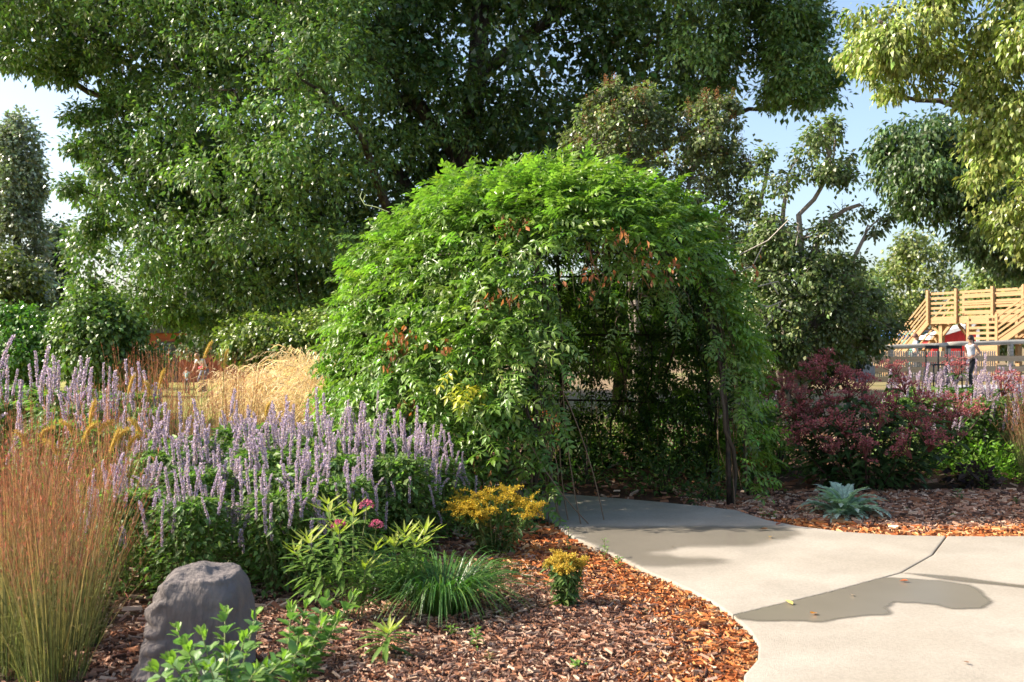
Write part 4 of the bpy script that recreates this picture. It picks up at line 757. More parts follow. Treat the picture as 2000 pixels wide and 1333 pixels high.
ca = Acc(); crown_leaves(ca, bl, 30, 16, .155, (.11, .19, .05), LQN, droop=.3, yel=.13, flat=.62); ca.build('outer_foliage', M['tree_leaf'], mp, (bx, 26, bz), kind='stuff')
# right hand tree: yellow green sunlit maple reaching in from the right, darker one behind
RT = [(1640, 20), (1700, -20), (1730, -260), (2350, -260), (2350, 520), (2060, 540), (1975, 490), (1915, 440), (1890, 340), (1870, 250), (1840, 190), (1790, 180), (1720, 195), (1680, 150), (1640, 110)]
bl = boughs_from(RT, 330, [40, 28, 18], 13.0, 2.6, 250)
tree('yellowing_maple', 'sunlit yellow green maple reaching in over the wooden platform', (8.6, 13.2, 0), [(8.6, 13.2, 0), (8.5, 13.2, 1.6), (8.3, 13.1, 3.2), (8.1, 13.0, 4.8), (7.9, 13.0, 6.5)], bl, 15, 12, .10, (.24, .30, .075), LQN, .26, 2, droop=.8, yel=.15, warm=(.42, .30, .08))
RD = [(1690, 330), (1700, 255), (1745, 215), (1830, 205), (1930, 230), (2250, 200), (2250, 560), (1960, 545), (1880, 520), (1860, 470), (1800, 440), (1740, 410)]
bl = boughs_from(RD, 190, [44, 30, 20], 19.0, 3, 250)
tree('dark_maple', 'shaded dark green maple hanging behind the yellow green branches', (10.9, 19, 0), [(10.9, 19, 0), (10.8, 19, 2), (10.6, 19, 4), (10.3, 19, 6), (10.2, 19, 8)], bl, 16, 13, .13, (.07, .12, .04), LQN, .3, 2, droop=.9, yel=.06)
# lilacs behind the arbor
def lilac(name, label, polys, Y, stems, n, colr, L, seed=None, D=.7, every=1, hole=None, **kw):
    bl = []
    for poly, m in polys: bl += boughs_from(poly, m, [28, 20, 13, 9], Y, D, 120, .5)
    bl = [b for b in bl if not hole or ((1000 + b[0][0] / b[0][1] * FPX - hole[0]) / hole[2]) ** 2 + ((672 - (b[0][2] - CAM_H) / b[0][1] * FPX - hole[1]) / hole[3]) ** 2 > 1]
    base = np.array([stems[0][0][0], stems[0][0][1], 0.]); t = thing(name, label, 'tree', tuple(base)); ta = Acc()
    for s in stems: ta.tubes(np.array(s), np.linspace(.05, .022, len(s)), (.24, .20, .165), 7)
    tips = [np.array(s[i]) * (1 - u) + np.array(s[i + 1]) * u for s in stems for i in range(1, len(s) - 1) for u in (0, .33, .66, 1)]
    for b in bl[::every]:
        a = min(tips, key=lambda q: np.linalg.norm(q - b[0])); m = (a + b[0]) / 2 + rng.normal(0, .08, 3) + [0, 0, .05]; ta.tubes(bez(a, m, b[0], 7), np.linspace(.016, .005, 7), (.24, .20, .165), 4)
        for q in range(4):
            e = b[0] + rsph(1)[0] * b[1]; ta.tubes(bez(b[0], (b[0] + e) / 2, e, 4), np.linspace(.005, .0025, 4), (.22, .18, .15), 3)
    ta.build('trunk', M['stem'], t, base, True); ca = Acc(); crown_leaves(ca, bl, *n, L, colr, LQ, **kw); ca.build('crown', M['gloss_leaf'], t, base, kind='stuff')
    if seed:
        sa = Acc()
        for b in bl:
            if b[0][2] < seed: continue
            for q in range(random.choice((0, 1, 2, 4))):
                p = b[0] + rsph(1)[0] * b[1] * .9; m = 34; pp = p + np.stack([rng.normal(0, .018, m), rng.normal(0, .018, m), rng.uniform(0, .16, m)], -1); sa.inst(L4, pp, rsph(m) + [0, 0, 1], rsph(m), .022, cols(m, (.26, .12, .055), .3, .1))
        sa.build('seed_heads', M['dry'], t, base, kind='stuff')
YL = 13.0
LA = [(1095, 280), (1130, 200), (1180, 165), (1240, 150), (1290, 190), (1310, 240), (1305, 330), (1340, 400), (1230, 420), (1130, 350)]
LB = [(1310, 330), (1290, 230), (1375, 180), (1440, 185), (1465, 270), (1470, 400), (1470, 520), (1400, 480), (1340, 400)]
LC = [(1450, 500), (1460, 330), (1500, 270), (1550, 235), (1620, 215), (1650, 265), (1660, 300), (1700, 350), (1745, 420), (1735, 450), (1690, 470), (1700, 520), (1735, 590), (1770, 620), (1745, 690), (1680, 700), (1600, 720), (1500, 720), (1440, 640)]
LC2 = [(1440, 470), (1700, 500), (1720, 640), (1640, 730), (1440, 740)]
def S(*q): return [tuple(P(a, b, y)) for a, b, y in q]
b0 = (1.75, 13.2, 0)
lilac('lilac_shrub', 'tall thin lilac with brown seed heads rising behind the arbor top', [(LA, 62), (LB, 60)], 13.2, [[b0] + S((1270, 560, 13.2), (1300, 450, 13.2), (1320, 370, 13.2), (1370, 300, 13.2)), [b0] + S((1230, 560, 13.3), (1200, 400, 13.3), (1190, 280, 13.3)), [b0] + S((1330, 520, 13.1), (1335, 400, 13.1), (1355, 330, 13.1), (1400, 260, 13.1)), [b0] + S((1240, 480, 13.2), (1240, 350, 13.2), (1230, 240, 13.2))], (12, 11), (.15, .19, .08), .07, seed=3.7, droop=.5, yel=.12, warm=(.3, .16, .06))
b1 = (3.6, 12.6, 0)
lilac('lilac_tree', 'broad lilac tree with bare inner branches right of the arbor', [(LC, 140), (LC2, 70)], 12.7, [[b1] + S((1530, 600, 12.6), (1525, 480, 12.6), (1530, 410, 12.6), (1540, 350, 12.6)), [b1] + S((1570, 560, 12.5), (1560, 420, 12.5), (1590, 390, 12.5), (1620, 340, 12.5)), [b1] + S((1560, 560, 12.6), (1610, 440, 12.6), (1650, 410, 12.6), (1680, 400, 12.6)), [b1] + S((1600, 620, 12.5), (1660, 520, 12.5), (1690, 460, 12.5)), [b1] + S((1500, 560, 12.8), (1480, 420, 12.8), (1500, 330, 12.8))], (12, 11), (.13, .175, .07), .07, seed=None, droop=.5, yel=.1, D=1.0, hole=(1590, 395, 62, 42))
# bushes and far trees
def bush(poly, n, sizes, Y, D, name, label, ntw, nlf, L, colr, T=LQ, cat='shrub', every=4, r0=.12, **kw):
    bl = boughs_from(poly, n, sizes, Y, D, 120, .6); cx = np.mean([b[0][0] for b in bl]); z0 = float(gz(cx, Y)); zt = max(b[0][2] for b in bl)
    t = tree(name, label, (cx, Y, z0), [(cx, Y, z0), (cx + .05, Y, z0 + (zt - z0) * .3), (cx, Y, z0 + (zt - z0) * .6), (cx, Y, z0 + (zt - z0) * .85)], bl, ntw, nlf, L, colr, T, r0, every, **kw); t['category'] = cat; return t
bush([(-60, 640), (-40, 600), (40, 590), (100, 610), (130, 640), (135, 700), (120, 760), (-60, 760)], 70, [38, 26, 16], 21, 1.4, 'vine_mound', 'bright green vine covered mound behind the far left hyssop', 16, 11, .11, (.07, .17, .025), flat=1)
bush([(100, 640), (130, 560), (200, 560), (270, 600), (300, 680), (345, 700), (340, 745), (110, 760)], 80, [42, 28, 16], 18.5, 1.2, 'leafy_bush', 'dappled bush under the left skirts of the big maple', 16, 11, .11, (.10, .17, .035), flat=1)
bush([(420, 640), (470, 610), (560, 620), (640, 600), (700, 640), (700, 740), (560, 730), (440, 700)], 80, [42, 28, 16], 16.5, 1.2, 'leafy_bush', 'yellow green sunlit bush behind the blonde grass', 16, 11, .095, (.16, .22, .04), flat=1)
bush([(340, 690), (365, 640), (420, 640), (440, 690), (400, 715)], 20, [24, 16, 10], 38, 1.0, 'grey_willow_shrub', 'small grey green shrub in front of the red wall', 15, 10, .13, (.16, .19, .11), flat=1)
bush([(180, 690), (260, 670), (330, 680), (335, 745), (180, 755)], 34, [26, 16], 33, 1.2, 'dark_hedge', 'dark low hedge beside the red wall', 16, 10, .15, (.03, .06, .02), flat=1)
bush([(1430, 560), (1500, 540), (1600, 600), (1680, 640), (1690, 720), (1600, 770), (1430, 770)], 80, [45, 30, 18], 16.5, 1.2, 'dark_yew', 'very dark dense yew hedge behind the lilac tree', 18, 12, .09, (.018, .035, .014), flat=1)
bush([(1090, 560), (1200, 500), (1330, 520), (1330, 720), (1090, 740)], 60, [50, 34], 19, 1.6, 'dark_yew', 'dark evergreen added to darken the arbor doorway', 18, 12, .12, (.03, .055, .018), flat=1)  # added behind the see-through doorway so that its inside looks darker
POP = [(-50, 640), (-50, 300), (0, 240), (25, 200), (45, 195), (70, 250), (85, 300), (85, 420), (95, 520), (90, 640)]
bush(POP, 150, [34, 24, 15], 48, 2.0, 'poplar_tree', 'tall grey green columnar poplar at the far left', 15, 11, .24, (.22, .26, .19), cat='tree', every=6, r0=.3, droop=.2)
bush([(80, 640), (85, 480), (100, 410), (120, 400), (140, 480), (150, 640)], 40, [28, 18], 55, 1.5, 'fir_tree', 'narrow dark conifer beside the grey poplar', 15, 10, .28, (.025, .05, .03), cat='tree', every=6, r0=.3)
bush([(-60, 640), (-60, 490), (20, 480), (80, 520), (100, 600), (90, 650)], 50, [40, 26], 40, 2, 'leafy_tree', 'olive green round tree before the poplar', 14, 11, .24, (.10, .13, .03), cat='tree', every=6, r0=.25, flat=1)
for k, (poly, Y, colr, lab) in enumerate((([(1590, 690), (1600, 560), (1650, 505), (1700, 510), (1740, 560), (1750, 690)], 62, (.14, .20, .06), 'pale green round tree beyond the car park canopy'), ([(1690, 690), (1720, 520), (1760, 445), (1820, 430), (1880, 480), (1890, 690)], 66, (.17, .21, .06), 'tall yellow green tree behind the wooden platform'), ([(1850, 690), (1870, 540), (1930, 490), (1990, 520), (2010, 690)], 58, (.15, .20, .05), 'sunlit yellow green tree behind the platform rails'), ([(1950, 690), (1970, 540), (2060, 490), (2150, 560), (2160, 690)], 64, (.13, .18, .05), 'green tree at the end of the platform'), ([(1560, 690), (1560, 600), (1600, 560), (1640, 600), (1660, 690)], 50, (.12, .17, .05), 'small green tree behind the lilac and fence'))):
    bush(poly, 46, [55, 40, 26], Y, 3.5, 'park_tree', lab, 14, 11, .34, colr, cat='tree', every=6, r0=.25, flat=.9)
for k, (px, Y) in enumerate(((150, 75), (330, 80), (520, 78), (720, 80), (1050, 75), (1250, 78), (1420, 74))):
    w = 130; bush([(px - w, 690), (px - w * .8, 560), (px - 30, 520 + 15 * (k % 3)), (px + w * .5, 540), (px + w, 620), (px + w, 690)], 26, [60, 42], Y, 3, 'background_tree', 'distant green tree in the belt beyond the lawn', 12, 10, .42, (.08 + .01 * (k % 3), .13, .035), cat='tree', every=8, r0=.3)['group'] = 'distant tree belt'

# ------------------------------------------------------------------ buildings and furniture
M['brickred'] = m_noise('red_brick', (.27, .075, .045), (.36, .11, .065), 9, .9, .2, 40)
M['shedred'] = m_noise('shed_red', (.50, .028, .025), (.58, .04, .035), 4, .6)
M['white'] = m_noise('white_paint', (.72, .72, .72), (.80, .80, .79), 4, .6)
M['green'] = m_noise('green_container', (.10, .27, .22), (.13, .32, .26), 2, .6)
M['blue'] = m_noise('blue_canvas', (.10, .22, .50), (.14, .28, .58), 2, .7)
M['roof'] = m_noise('grey_roof', (.05, .05, .05), (.09, .085, .08), 6, .9)
M['greypanel'] = m_noise('pale_mesh_panel', (.42, .40, .36), (.52, .50, .45), 2, .8)
M['greymetal'] = m_noise('grey_metal', (.22, .23, .25), (.30, .31, .33), 10, .5)
M['label'] = m_noise('label_plate', (.75, .75, .74), (.82, .82, .80), 5, .4)
M['greenpost'] = m_noise('green_post', (.16, .26, .20), (.2, .32, .25), 9, .5)
# brick building
c0 = P(395, 740, 46); bb = thing('brick_building', 'low red brick building beyond the lawn', 'building', (c0[0], 46, gz(c0[0], 46)))
boxo('wall', bb, (0, 1.5, 1.15), (5.2, 3, 2.3), 'brickred'); boxo('roof', bb, (0, 1.4, 2.42), (5.6, 3.6, .22), 'roof'); boxo('door', bb, (-1.6, -.02, .95), (.9, .06, 1.9), 'roof'); boxo('window', bb, (1.6, -.02, 1.3), (1.0, .05, .8), 'greymetal')
# timber viewing platform
UX = Vector((.39, -.92, 0)).normalized(); pf = thing('viewing_platform', 'new timber viewing platform with stairs and slatted rails', 'platform', (18.0, 41.9, 0), math.atan2(UX.y, UX.x))
def railrun(x0, x1, y, z0, z1, n, th=.04, hh=.10, top=.95, mat='wood'):
    L = math.hypot(x1 - x0, z1 - z0); ang = -math.atan2(z1 - z0, x1 - x0)
    for k in range(n): boxo('rail_board', pf, ((x0 + x1) / 2, y, (z0 + z1) / 2 + .16 + k * (top - .12) / (n - 1)), (L, th, hh), mat, (0, ang, 0))
boxo('deck', pf, (3.1, .95, 2.53), (6.2, 1.9, .05), 'wood'); boxo('joist', pf, (3.1, -.03, 2.38), (6.24, .05, .26), 'wood'); boxo('joist', pf, (3.1, 1.9, 2.38), (6.24, .05, .26), 'wood')
railrun(0, 6.2, -.03, 2.55, 2.55, 5); railrun(0, 6.2, 1.93, 2.55, 2.55, 3, hh=.07)
for x in (0, 1.5, 3.3, 4.7, 6.2):
    boxo('post', pf, (x, -.11, 3.0), (.12, .12, 1.4), 'wood'); boxo('post', pf, (x, 2.01, 3.0), (.12, .12, 1.4), 'wood')
for x, y in ((.5, .15), (.5, 1.7), (5.4, .15), (5.4, 1.7), (3, 1.7)):
    boxo('support_post', pf, (x, y, 1.13), (.17, .17, 2.26), 'wood')
    for s in (-1, 1): boxo('brace', pf, (x + s * .27, y, 1.98), (.74, .1, .12), 'wood', (0, -s * R(45), 0))
for y in (0.0, 1.35):                                                                   # straight flight at the far end
    boxo('stringer', pf, (-1.35, y, 1.22), (3.75, .06, .28), 'wood', (0, -math.atan2(2.5, 2.7), 0)); railrun(-2.7, 0, y - .04, .0, 2.5, 5 if y < 1 else 3, hh=.07)
    boxo('post', pf, (-2.7, y, .55), (.11, .11, 1.1), 'wood')
    railrun(-4.3, -2.75, y - .04, 0, 0, 4); boxo('post', pf, (-4.3, y, .55), (.11, .11, 1.1), 'wood')
for k in range(11): boxo('tread', pf, (-2.6 + k * .245, .68, .2 + k * .227), (.27, 1.3, .04), 'wood')
boxo('landing', pf, (3.85, -.72, 1.47), (1.35, 1.1, .06), 'wood')                          # second flight in front
for y in (-1.28, -.2):
    boxo('stringer', pf, (5.5, y, 2.0), (2.3, .06, .28), 'wood', (0, -math.atan2(1.1, 1.9), 0)); railrun(4.55, 6.4, y - .04, 1.45, 2.55, 5 if y < -1 else 3, hh=.075)
    boxo('post', pf, (4.52, y - .02, 1.6), (.12, .12, 1.9), 'wood'); boxo('post', pf, (3.2, y - .02, 1.25), (.12, .12, 2.5), 'wood'); boxo('post', pf, (6.4, y - .02, 3.0), (.12, .12, 1.4), 'wood')
for k in range(6): boxo('tread', pf, (4.7 + k * .3, -.74, 1.62 + k * .18), (.3, 1.05, .04), 'wood')
railrun(3.2, 4.5, -1.33, 1.45, 1.45, 5); 
for k in range(5): boxo('skirt_board', pf, (3.86, -1.32, .2 + k * .27), (1.3, .03, .262), 'wood')
# log fence with boards and pale mesh
ff = thing('log_fence', 'weathered log rail fence with boards below the platform', 'fence', (P(1850, 700, 34)[0], 34, 0))
fx = lambda px: (px - 1000) / FPX * 34 - ff.location.x
def log(name, a, b, r):
    q = Acc(); n_ = 8; pts = np.linspace(a, b, n_) + rng.normal(0, .008, (n_, 3)); q.tubes(pts, r, (.4, .4, .4), 10); o = q.build(name, M['log'], ff, (0, 0, 0), True); return o
log('top_rail', (fx(1675), 0, 1.25), (fx(1850), 0, 1.36), .085); log('top_rail', (fx(1850), 0, 1.37), (fx(2030), 0, 1.50), .085); log('top_rail', (fx(2030), 0, 1.5), (fx(2250), 0, 1.6), .085)
for px in (1688, 1740, 1852, 1975, 2095): log('post', (fx(px), .04, -.1), (fx(px), .04, 1.28 + (px - 1690) * .0007), .095)
for k, z in enumerate((.86, .50, .16)):
    for a, b_ in ((1680, 1852), (1852, 2020), (2020, 2240)): boxo('fence_board', ff, ((fx(a) + fx(b_)) / 2, -.09, z + .03 * (a > 1800)), (fx(b_) - fx(a) - .02, .04, .19), 'oldwood')
for k in range(60): boxo('mesh_strip', ff, (fx(1690) + k * .078, .16, .62), (.045, .02, 1.05), 'greypanel')
# red shed
sh = P(1865, 700, 47); sd_ = thing('red_shed', 'bright red board shed with white roof trim behind the platform', 'shed', (sh[0], 47, 0), R(-12))
def prism(name, prof, y0, y1, mat, parent, M_=None):
    a = Acc(); n_ = len(prof); v = np.array([[x, y0, z] for x, z in prof] + [[x, y1, z] for x, z in prof]); f = [(0, i, i + 1) for i in range(1, n_ - 1)] + [(n_, n_ + i + 1, n_ + i) for i in range(1, n_ - 1)]
    for i in range(n_): j = (i + 1) % n_; f += [(i, i + n_, j + n_), (i, j + n_, j)]
    a.add(v, f, (.5, .5, .5)); return a.build(name, M[mat], parent)
for k in range(12):
    x0 = -1.0 + k * .165; h0 = 1.62 + .062 * k * 1.0; prism('wall_board', [(x0, 0), (x0 + .158, 0), (x0 + .158, h0 + .06), (x0, h0)], -.02, .04, 'shedred', sd_)
prism('wall', [(-1, 0), (1, 0), (1, 2.3), (-1, 1.6)], .03, 2.4, 'shedred', sd_); prism('roof_trim', [(-1.15, 1.6), (1.08, 2.32), (1.08, 2.5), (-1.15, 1.8)], -.12, 2.5, 'white', sd_); boxo('corner_trim', sd_, (1.02, -.03, 1.15), (.14, .1, 2.3), 'white'); boxo('door', sd_, (1.035, 1.2, 1.0), (.05, .9, 1.9), 'white')
# green container, blue canopy
gc = P(1815, 700, 52); t = thing('green_container', 'teal green corrugated container behind the stairs', 'container', (gc[0], 52, 0))
boxo('body', t, (0, 0, 1.05), (2.2, 2.0, 2.0), 'green'); boxo('lid', t, (0, 0, 2.08), (2.3, 2.1, .1), 'greymetal')
for k in range(14): boxo('rib', t, (-1.03 + k * .158, -1.02, 1.05), (.07, .05, 1.9), 'green')
cn = P(1702, 700, 48); t = thing('canopy_tent', 'blue canopy tent with white legs beyond the fence', 'tent', (cn[0], 48, 0))
a = Acc(); a.add([[-1.4, -1.2, 1.75], [1.4, -1.2, 1.75], [1.4, 1.2, 1.75], [-1.4, 1.2, 1.75], [0, 0, 2.35], [-1.4, -1.2, 1.6], [1.4, -1.2, 1.6], [1.4, 1.2, 1.6], [-1.4, 1.2, 1.6]], [(0, 1, 4), (1, 2, 4), (2, 3, 4), (3, 0, 4), (0, 5, 6), (0, 6, 1), (1, 6, 7), (1, 7, 2), (2, 7, 8), (2, 8, 3), (3, 8, 5), (3, 5, 0)], (.1, .2, .5)); a.build('canopy', M['blue'], t)
for sx in (-1.35, 1.35):
    for sy in (-1.15, 1.15): boxo('leg', t, (sx, sy, .85), (.06, .06, 1.7), 'white')
boxo('table_top', t, (0, -.6, .78), (1.8, .6, .05), 'white')
# two black bar chairs and a grey round table
def barchair(px, Y, rz, label):
    c = P(px, 700, Y); t = thing('bar_chair', label, 'chair', (c[0], Y, 0), rz)
    for sx in (-.2, .2):
        for sy, top in ((-.2, .78), (.2, 1.33)):
            q = Acc(); q.tubes(np.array([[sx * 1.1, sy * 1.1, 0], [sx, sy, top * .6], [sx, sy, top]]), .02, (.02, .02, .02), 6); q.build('leg', M['black'], t, (0, 0, 0), True)
    boxo('seat', t, (0, 0, .78), (.44, .44, .04), 'black'); boxo('back_rail', t, (0, .2, 1.3), (.44, .04, .1), 'black'); boxo('foot_rail', t, (0, -.21, .3), (.42, .025, .025), 'black')
barchair(1828, 29, .15, 'black metal bar chair standing left by the log fence'); barchair(1864, 29.6, -.4, 'black metal bar chair turned toward its twin')
tc_ = P(1685, 720, 24); t = thing('round_table', 'grey round metal table tilted up behind pink flowers', 'table', (tc_[0], 24, 0))
a = Acc(); th = np.linspace(0, 2 * np.pi, 28, endpoint=False); ring = np.stack([.30 * np.cos(th), 0 * th, .30 * np.sin(th)], -1); a.add(np.concatenate([ring + [0, -.02, 0], ring + [0, .02, 0]]), [(0, i + 1, i) for i in range(1, 27)] + [(28, 28 + i, 29 + i) for i in range(1, 27)] + [q for i in range(28) for q in ((i, (i + 1) % 28, 28 + (i + 1) % 28), (i, 28 + (i + 1) % 28, 28 + i))], (.3, .3, .3)); o = a.build('table_top', M['greymetal'], t); o.location = (0, 0, .72)
q = Acc(); q.tubes(np.array([[0, .05, 0], [0, .05, .4], [0, .05, .72]]), .025, (.2, .2, .2), 8); q.build('pedestal', M['black'], t, (0, 0, 0), True); boxo('foot', t, (0, .05, .015), (.4, .4, .03), 'black')
# plant label on a stake, seen through the arbor corner
lb = P(1058, 690, 13.6); t = thing('plant_sign', 'small white plant label on a green stake behind the arbor', 'sign', (lb[0], 13.6, 0)); boxo('stake', t, (0, 0, .42), (.02, .02, .84), 'greenpost'); boxo('plate', t, (-.02, -.02, .84), (.17, .11, .012), 'label', (R(40), 0, R(-15)))

# ------------------------------------------------------------------ people
def flat(name, c, rough=.7):
    m, n, l, b = newmat(name); nz = n.new('ShaderNodeTexNoise'); nz.inputs['Scale'].default_value = 12; mr = n.new('ShaderNodeMapRange'); mr.inputs[3].default_value = .85; mr.inputs[4].default_value = 1.15; l.new(nz.outputs[0], mr.inputs[0])
    vm = n.new('ShaderNodeVectorMath'); vm.operation = 'SCALE'; vm.inputs[0].default_value = c; l.new(mr.outputs[0], vm.inputs['Scale']); l.new(vm.outputs[0], b.inputs['Base Color']); b.inputs['Roughness'].default_value = rough; return m
SKIN = flat('skin', (.50, .29, .20), .55)
def skinned(name, verts, edges, radii, mat, parent):
    me = bpy.data.meshes.new(name); me.from_pydata([tuple(v) for v in verts], edges, []); o = link(name, me, mat, parent); md = o.modifiers.new('skin', 'SKIN'); md.use_smooth_shade = True
    for i, r_ in enumerate(radii):
        rr = r_ if isinstance(r_, tuple) else (r_, r_); me.skin_vertices[0].data[i].radius = rr; me.skin_vertices[0].data[i].use_root = (i == 0)
    s = o.modifiers.new('sub', 'SUBSURF'); s.levels = 1; s.render_levels = 2; return o
def person(label, loc, rz, J, top, bottom, hair, shoes=(.05, .05, .05), scale=1.0, sleeves=0, longhair=False, cap=None, group=None):
    """J: joints in local space, facing -Y"""
    t = thing('person', label, 'person', loc, rz, group, scale); g = lambda k: np.array(J[k], float)
    names = ['pelvis', 'spine', 'chest', 'neck', 'chin', 'head', 'crown', 'shL', 'elL', 'wrL', 'shR', 'elR', 'wrR', 'hipL', 'knL', 'anL', 'toL', 'hipR', 'knR', 'anR', 'toR']
    rad = [(.115, .09), (.10, .08), (.125, .085), .05, .062, .085, .055, .052, .036, .026, .052, .036, .026, .082, .055, .038, .03, .082, .055, .038, .03]
    E = [(0, 1), (1, 2), (2, 3), (3, 4), (4, 5), (5, 6), (2, 7), (7, 8), (8, 9), (2, 10), (10, 11), (11, 12), (0, 13), (13, 14), (14, 15), (15, 16), (0, 17), (17, 18), (18, 19), (19, 20)]
    body = skinned('body', [g(k) for k in names], E, rad, SKIN, t)
    skinned('top', [g(k) for k in names[:3]] + [g('shL'), g('shR')] + ([g('shL') * .45 + g('elL') * .55, g('shR') * .45 + g('elR') * .55] if sleeves else []), [(0, 1), (1, 2), (2, 3), (2, 4)] + ([(3, 5), (4, 6)] if sleeves else []), [(.128, .102), (.115, .094), (.138, .098), .058, .058] + ([.056, .056] if sleeves else []), flat('top_' + label[:14], top), t)
    skinned('trousers', [g('pelvis'), g('hipL'), g('knL'), g('anL'), g('hipR'), g('knR'), g('anR')], [(0, 1), (1, 2), (2, 3), (0, 4), (4, 5), (5, 6)], [(.127, .105), .092, .065, .05, .092, .065, .05], flat('legs_' + label[:14], bottom), t)
    hm = flat('hair_' + label[:14], hair, .5); h = g('head'); cr = g('crown'); up = nrm(cr - g('chin')); a = Acc(); th, ph = np.meshgrid(np.linspace(0, 2 * np.pi, 18, endpoint=False), np.linspace(0, np.pi * .62, 9)); fwd = nrm(np.array([0, -1, 0]) - up * np.dot(up, [0, -1, 0])); sd2 = np.cross(up, fwd)
    q = (np.cos(th) * np.sin(ph))[..., None] * sd2 * .088 + (np.sin(th) * np.sin(ph))[..., None] * (-fwd) * .105 + np.cos(ph)[..., None] * up * .115; q = q.reshape(-1, 3) + h + up * .025 - fwd * .02; i = (np.arange(8)[:, None] * 18 + np.arange(18)[None]); j = (np.arange(8)[:, None] * 18 + (np.arange(18)[None] + 1) % 18)
    a.add(q, np.concatenate([np.stack([i, j, j + 18], -1).reshape(-1, 3), np.stack([i, j + 18, i + 18], -1).reshape(-1, 3)]), hair)
    if longhair: a.tubes(bez(h - fwd * .09 + up * .04, h - fwd * .19 + up * .02, h - fwd * .15 - up * .26, 7), np.array([.02, .035, .04, .038, .03, .02, .006]), hair, 8)
    a.build('hair', hm, t, (0, 0, 0), True)
    f = Acc(); 
    for s in (-1, 1): f.box(h + fwd * .083 + sd2 * s * .032 + up * .01, (.018, .018, .01), (.03, .02, .02))
    f.build('eyes', M['paint'], t); f = Acc(); f.inst(leaf5(.3, .2, 0), (h + fwd * .08 + up * .012)[None], (-up + fwd * .35)[None], fwd[None], .045, np.array([[.5, .29, .2]])); f.build('nose', M['paint'], t)
    for s in 'LR':
        w = g('wr' + s); d = nrm(w - g('el' + s)); x = nrm(np.cross(d, [0.3, 1, .2])); y = np.cross(d, x); ha = Acc(); ha.tubes(np.array([w - d * .01, w + d * .04, w + d * .085]), np.array([.024, .032, .028]), (.5, .29, .2), 8)
        for k in range(4): ha.tubes(bez(w + d * .08 + x * (k - 1.5) * .014, w + d * .12 + x * (k - 1.5) * .016, w + d * (.15 - .01 * abs(k - 1.5)) + x * (k - 1.5) * .015 + y * .03, 5), np.array([.009, .009, .008, .008, .006]), (.5, .29, .2), 5)
        ha.tubes(bez(w + d * .03 + x * .025, w + d * .06 + x * .05, w + d * .09 + x * .05 + y * .02, 5), np.array([.011, .01, .009, .009, .006]), (.5, .29, .2), 5); ha.build('hand', M['paint'], t, (0, 0, 0), True)
        an = g('an' + s); to = g('to' + s); so = Acc(); so.tubes(np.array([an + [0, .05, -.035], an + [0, 0, -.03], (an + to) / 2 + [0, 0, -.01], to]), np.array([.036, .045, .043, .03]), shoes, 8); so.build('shoe', M['paint'], t, (0, 0, 0), True)
    if cap:
        ca = Acc(); ca.add(q * [1, 1, 1] + up * .012, np.concatenate([np.stack([i[:5], j[:5], j[:5] + 18], -1).reshape(-1, 3), np.stack([i[:5], j[:5] + 18, i[:5] + 18], -1).reshape(-1, 3)]), cap); ca.box(h + fwd * .13 + up * .045, (.14, .12, .012), cap); ca.build('cap', M['paint'], t)
    return t
STAND = dict(pelvis=(0, 0, .93), spine=(0, .01, 1.1), chest=(0, .0, 1.28), neck=(0, .01, 1.43), chin=(0, -.015, 1.47), head=(0, -.02, 1.54), crown=(0, -.005, 1.60), shL=(.165, 0, 1.36), elL=(.21, .05, 1.1), wrL=(.2, -.05, .88), shR=(-.165, 0, 1.36), elR=(-.21, .05, 1.1), wrR=(-.2, -.05, .88), hipL=(.09, 0, .87), knL=(.09, -.02, .48), anL=(.09, .02, .09), toL=(.1, -.14, .03), hipR=(-.09, 0, .87), knR=(-.09, -.02, .48), anR=(-.09, .02, .09), toR=(-.1, -.14, .03))
WALK = dict(STAND, elR=(-.27, .14, 1.13), wrR=(-.16, -.0, .97), elL=(.24, .12, 1.12), wrL=(.2, -.12, 1.0), knL=(.09, -.16, .5), anL=(.09, -.12, .1), toL=(.1, -.28, .05), knR=(-.09, .04, .48), anR=(-.09, .24, .14), toR=(-.1, .12, .03))
c = P(1896, 760, 30); person('woman with dark ponytail in white tank top walking by the fence', (c[0], 30, 0), R(-62), WALK, (.72, .74, .78), (.02, .02, .022), (.045, .02, .015), longhair=True)
c = P(1788, 700, 36.5); person('person with brown hair in pale shirt behind the log fence', (c[0], 36.5, .12), R(80), STAND, (.55, .58, .66), (.1, .1, .12), (.10, .04, .025), sleeves=1)
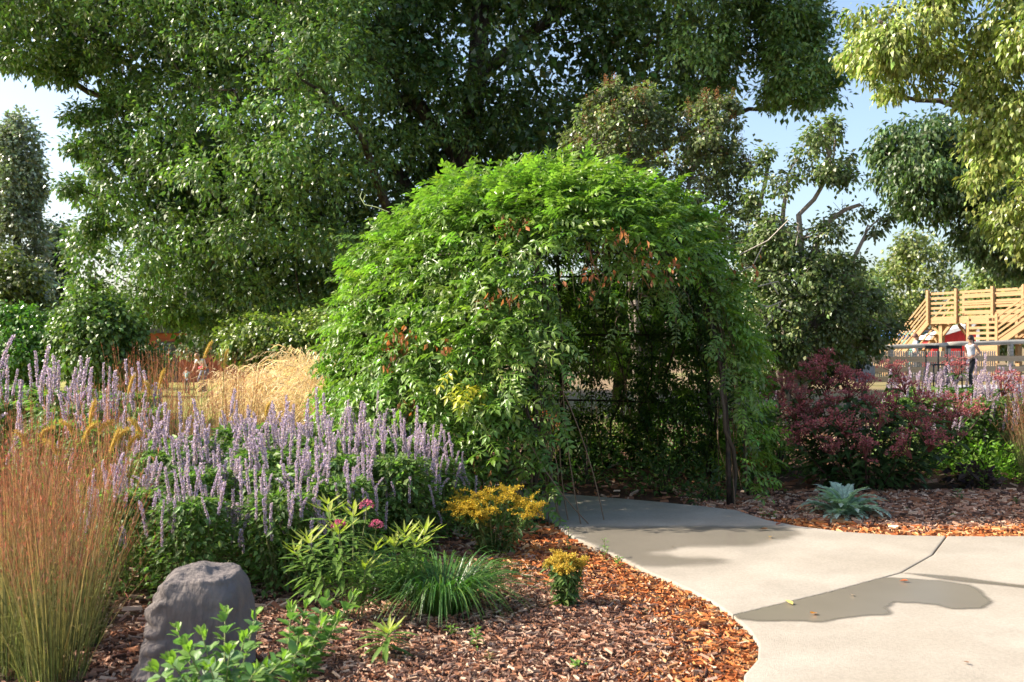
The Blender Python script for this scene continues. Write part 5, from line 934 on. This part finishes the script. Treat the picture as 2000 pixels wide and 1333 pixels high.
BENT = dict(STAND, pelvis=(0, .1, .86), spine=(0, 0, 1.0), chest=(0, -.12, 1.14), neck=(0, -.24, 1.24), chin=(0, -.29, 1.25), head=(0, -.33, 1.31), crown=(0, -.34, 1.37), shL=(.165, -.16, 1.2), elL=(.22, -.2, .95), wrL=(.15, -.38, .82), shR=(-.165, -.16, 1.2), elR=(-.22, -.2, .95), wrR=(-.15, -.38, .82), hipL=(.1, .1, .8), knL=(.12, -.1, .46), hipR=(-.1, .1, .8), knR=(-.12, -.1, .46))
c = P(397, 700, 36); z0 = float(gz(c[0], 36)); person('adult in white shirt and red belt bag bending over a child', (c[0], 36, z0), R(-25), BENT, (.78, .78, .76), (.10, .12, .17), (.35, .2, .1), sleeves=1)
c = P(398, 722, 35.7)
a = Acc(); th, ph = np.meshgrid(np.linspace(0, 2 * np.pi, 12, endpoint=False), np.linspace(0, np.pi, 8)); q = np.stack([.15 * np.cos(th) * np.sin(ph), .07 * np.sin(th) * np.sin(ph), .08 * np.cos(ph)], -1).reshape(-1, 3); i = (np.arange(7)[:, None] * 12 + np.arange(12)[None]); j = (np.arange(7)[:, None] * 12 + (np.arange(12)[None] + 1) % 12)
a.add(q, np.concatenate([np.stack([i, j, j + 12], -1).reshape(-1, 3), np.stack([i, j + 12, i + 12], -1).reshape(-1, 3)]), (.55, .03, .05)); o = a.build('belt_bag', M['paint'], None, (0, 0, 0), True); o.location = (c[0] - .08, 35.77, z0 + .90); tag(o, 'red belt bag worn by the adult in white', 'bag')
c = P(365, 760, 35.2); person('child in pale blue shirt standing by the bending adult', (c[0], 35.2, float(gz(c[0], 35.2))), R(170), STAND, (.45, .66, .72), (.10, .09, .12), (.22, .10, .05), scale=.56, sleeves=1)
c = P(148, 760, 34); person('seated looking person in grey shirt and pale cap left of lawn', (c[0], 34, float(gz(c[0], 34)) - .02), R(60), BENT, (.50, .55, .55), (.1, .1, .12), (.08, .04, .03), scale=.82, sleeves=1, cap=(.78, .78, .78))
c = P(240, 760, 36); person('person in grey lilac shirt behind the thin red grass', (c[0], 36, float(gz(c[0], 36))), R(100), STAND, (.48, .44, .52), (.14, .08, .08), (.12, .05, .04), scale=.9, sleeves=1)
c = P(219, 760, 36.5); person('child in purple shirt beside the person in lilac', (c[0], 36.5, float(gz(c[0], 36.5))), R(40), STAND, (.22, .14, .45), (.1, .1, .12), (.06, .03, .02), scale=.62, sleeves=1)
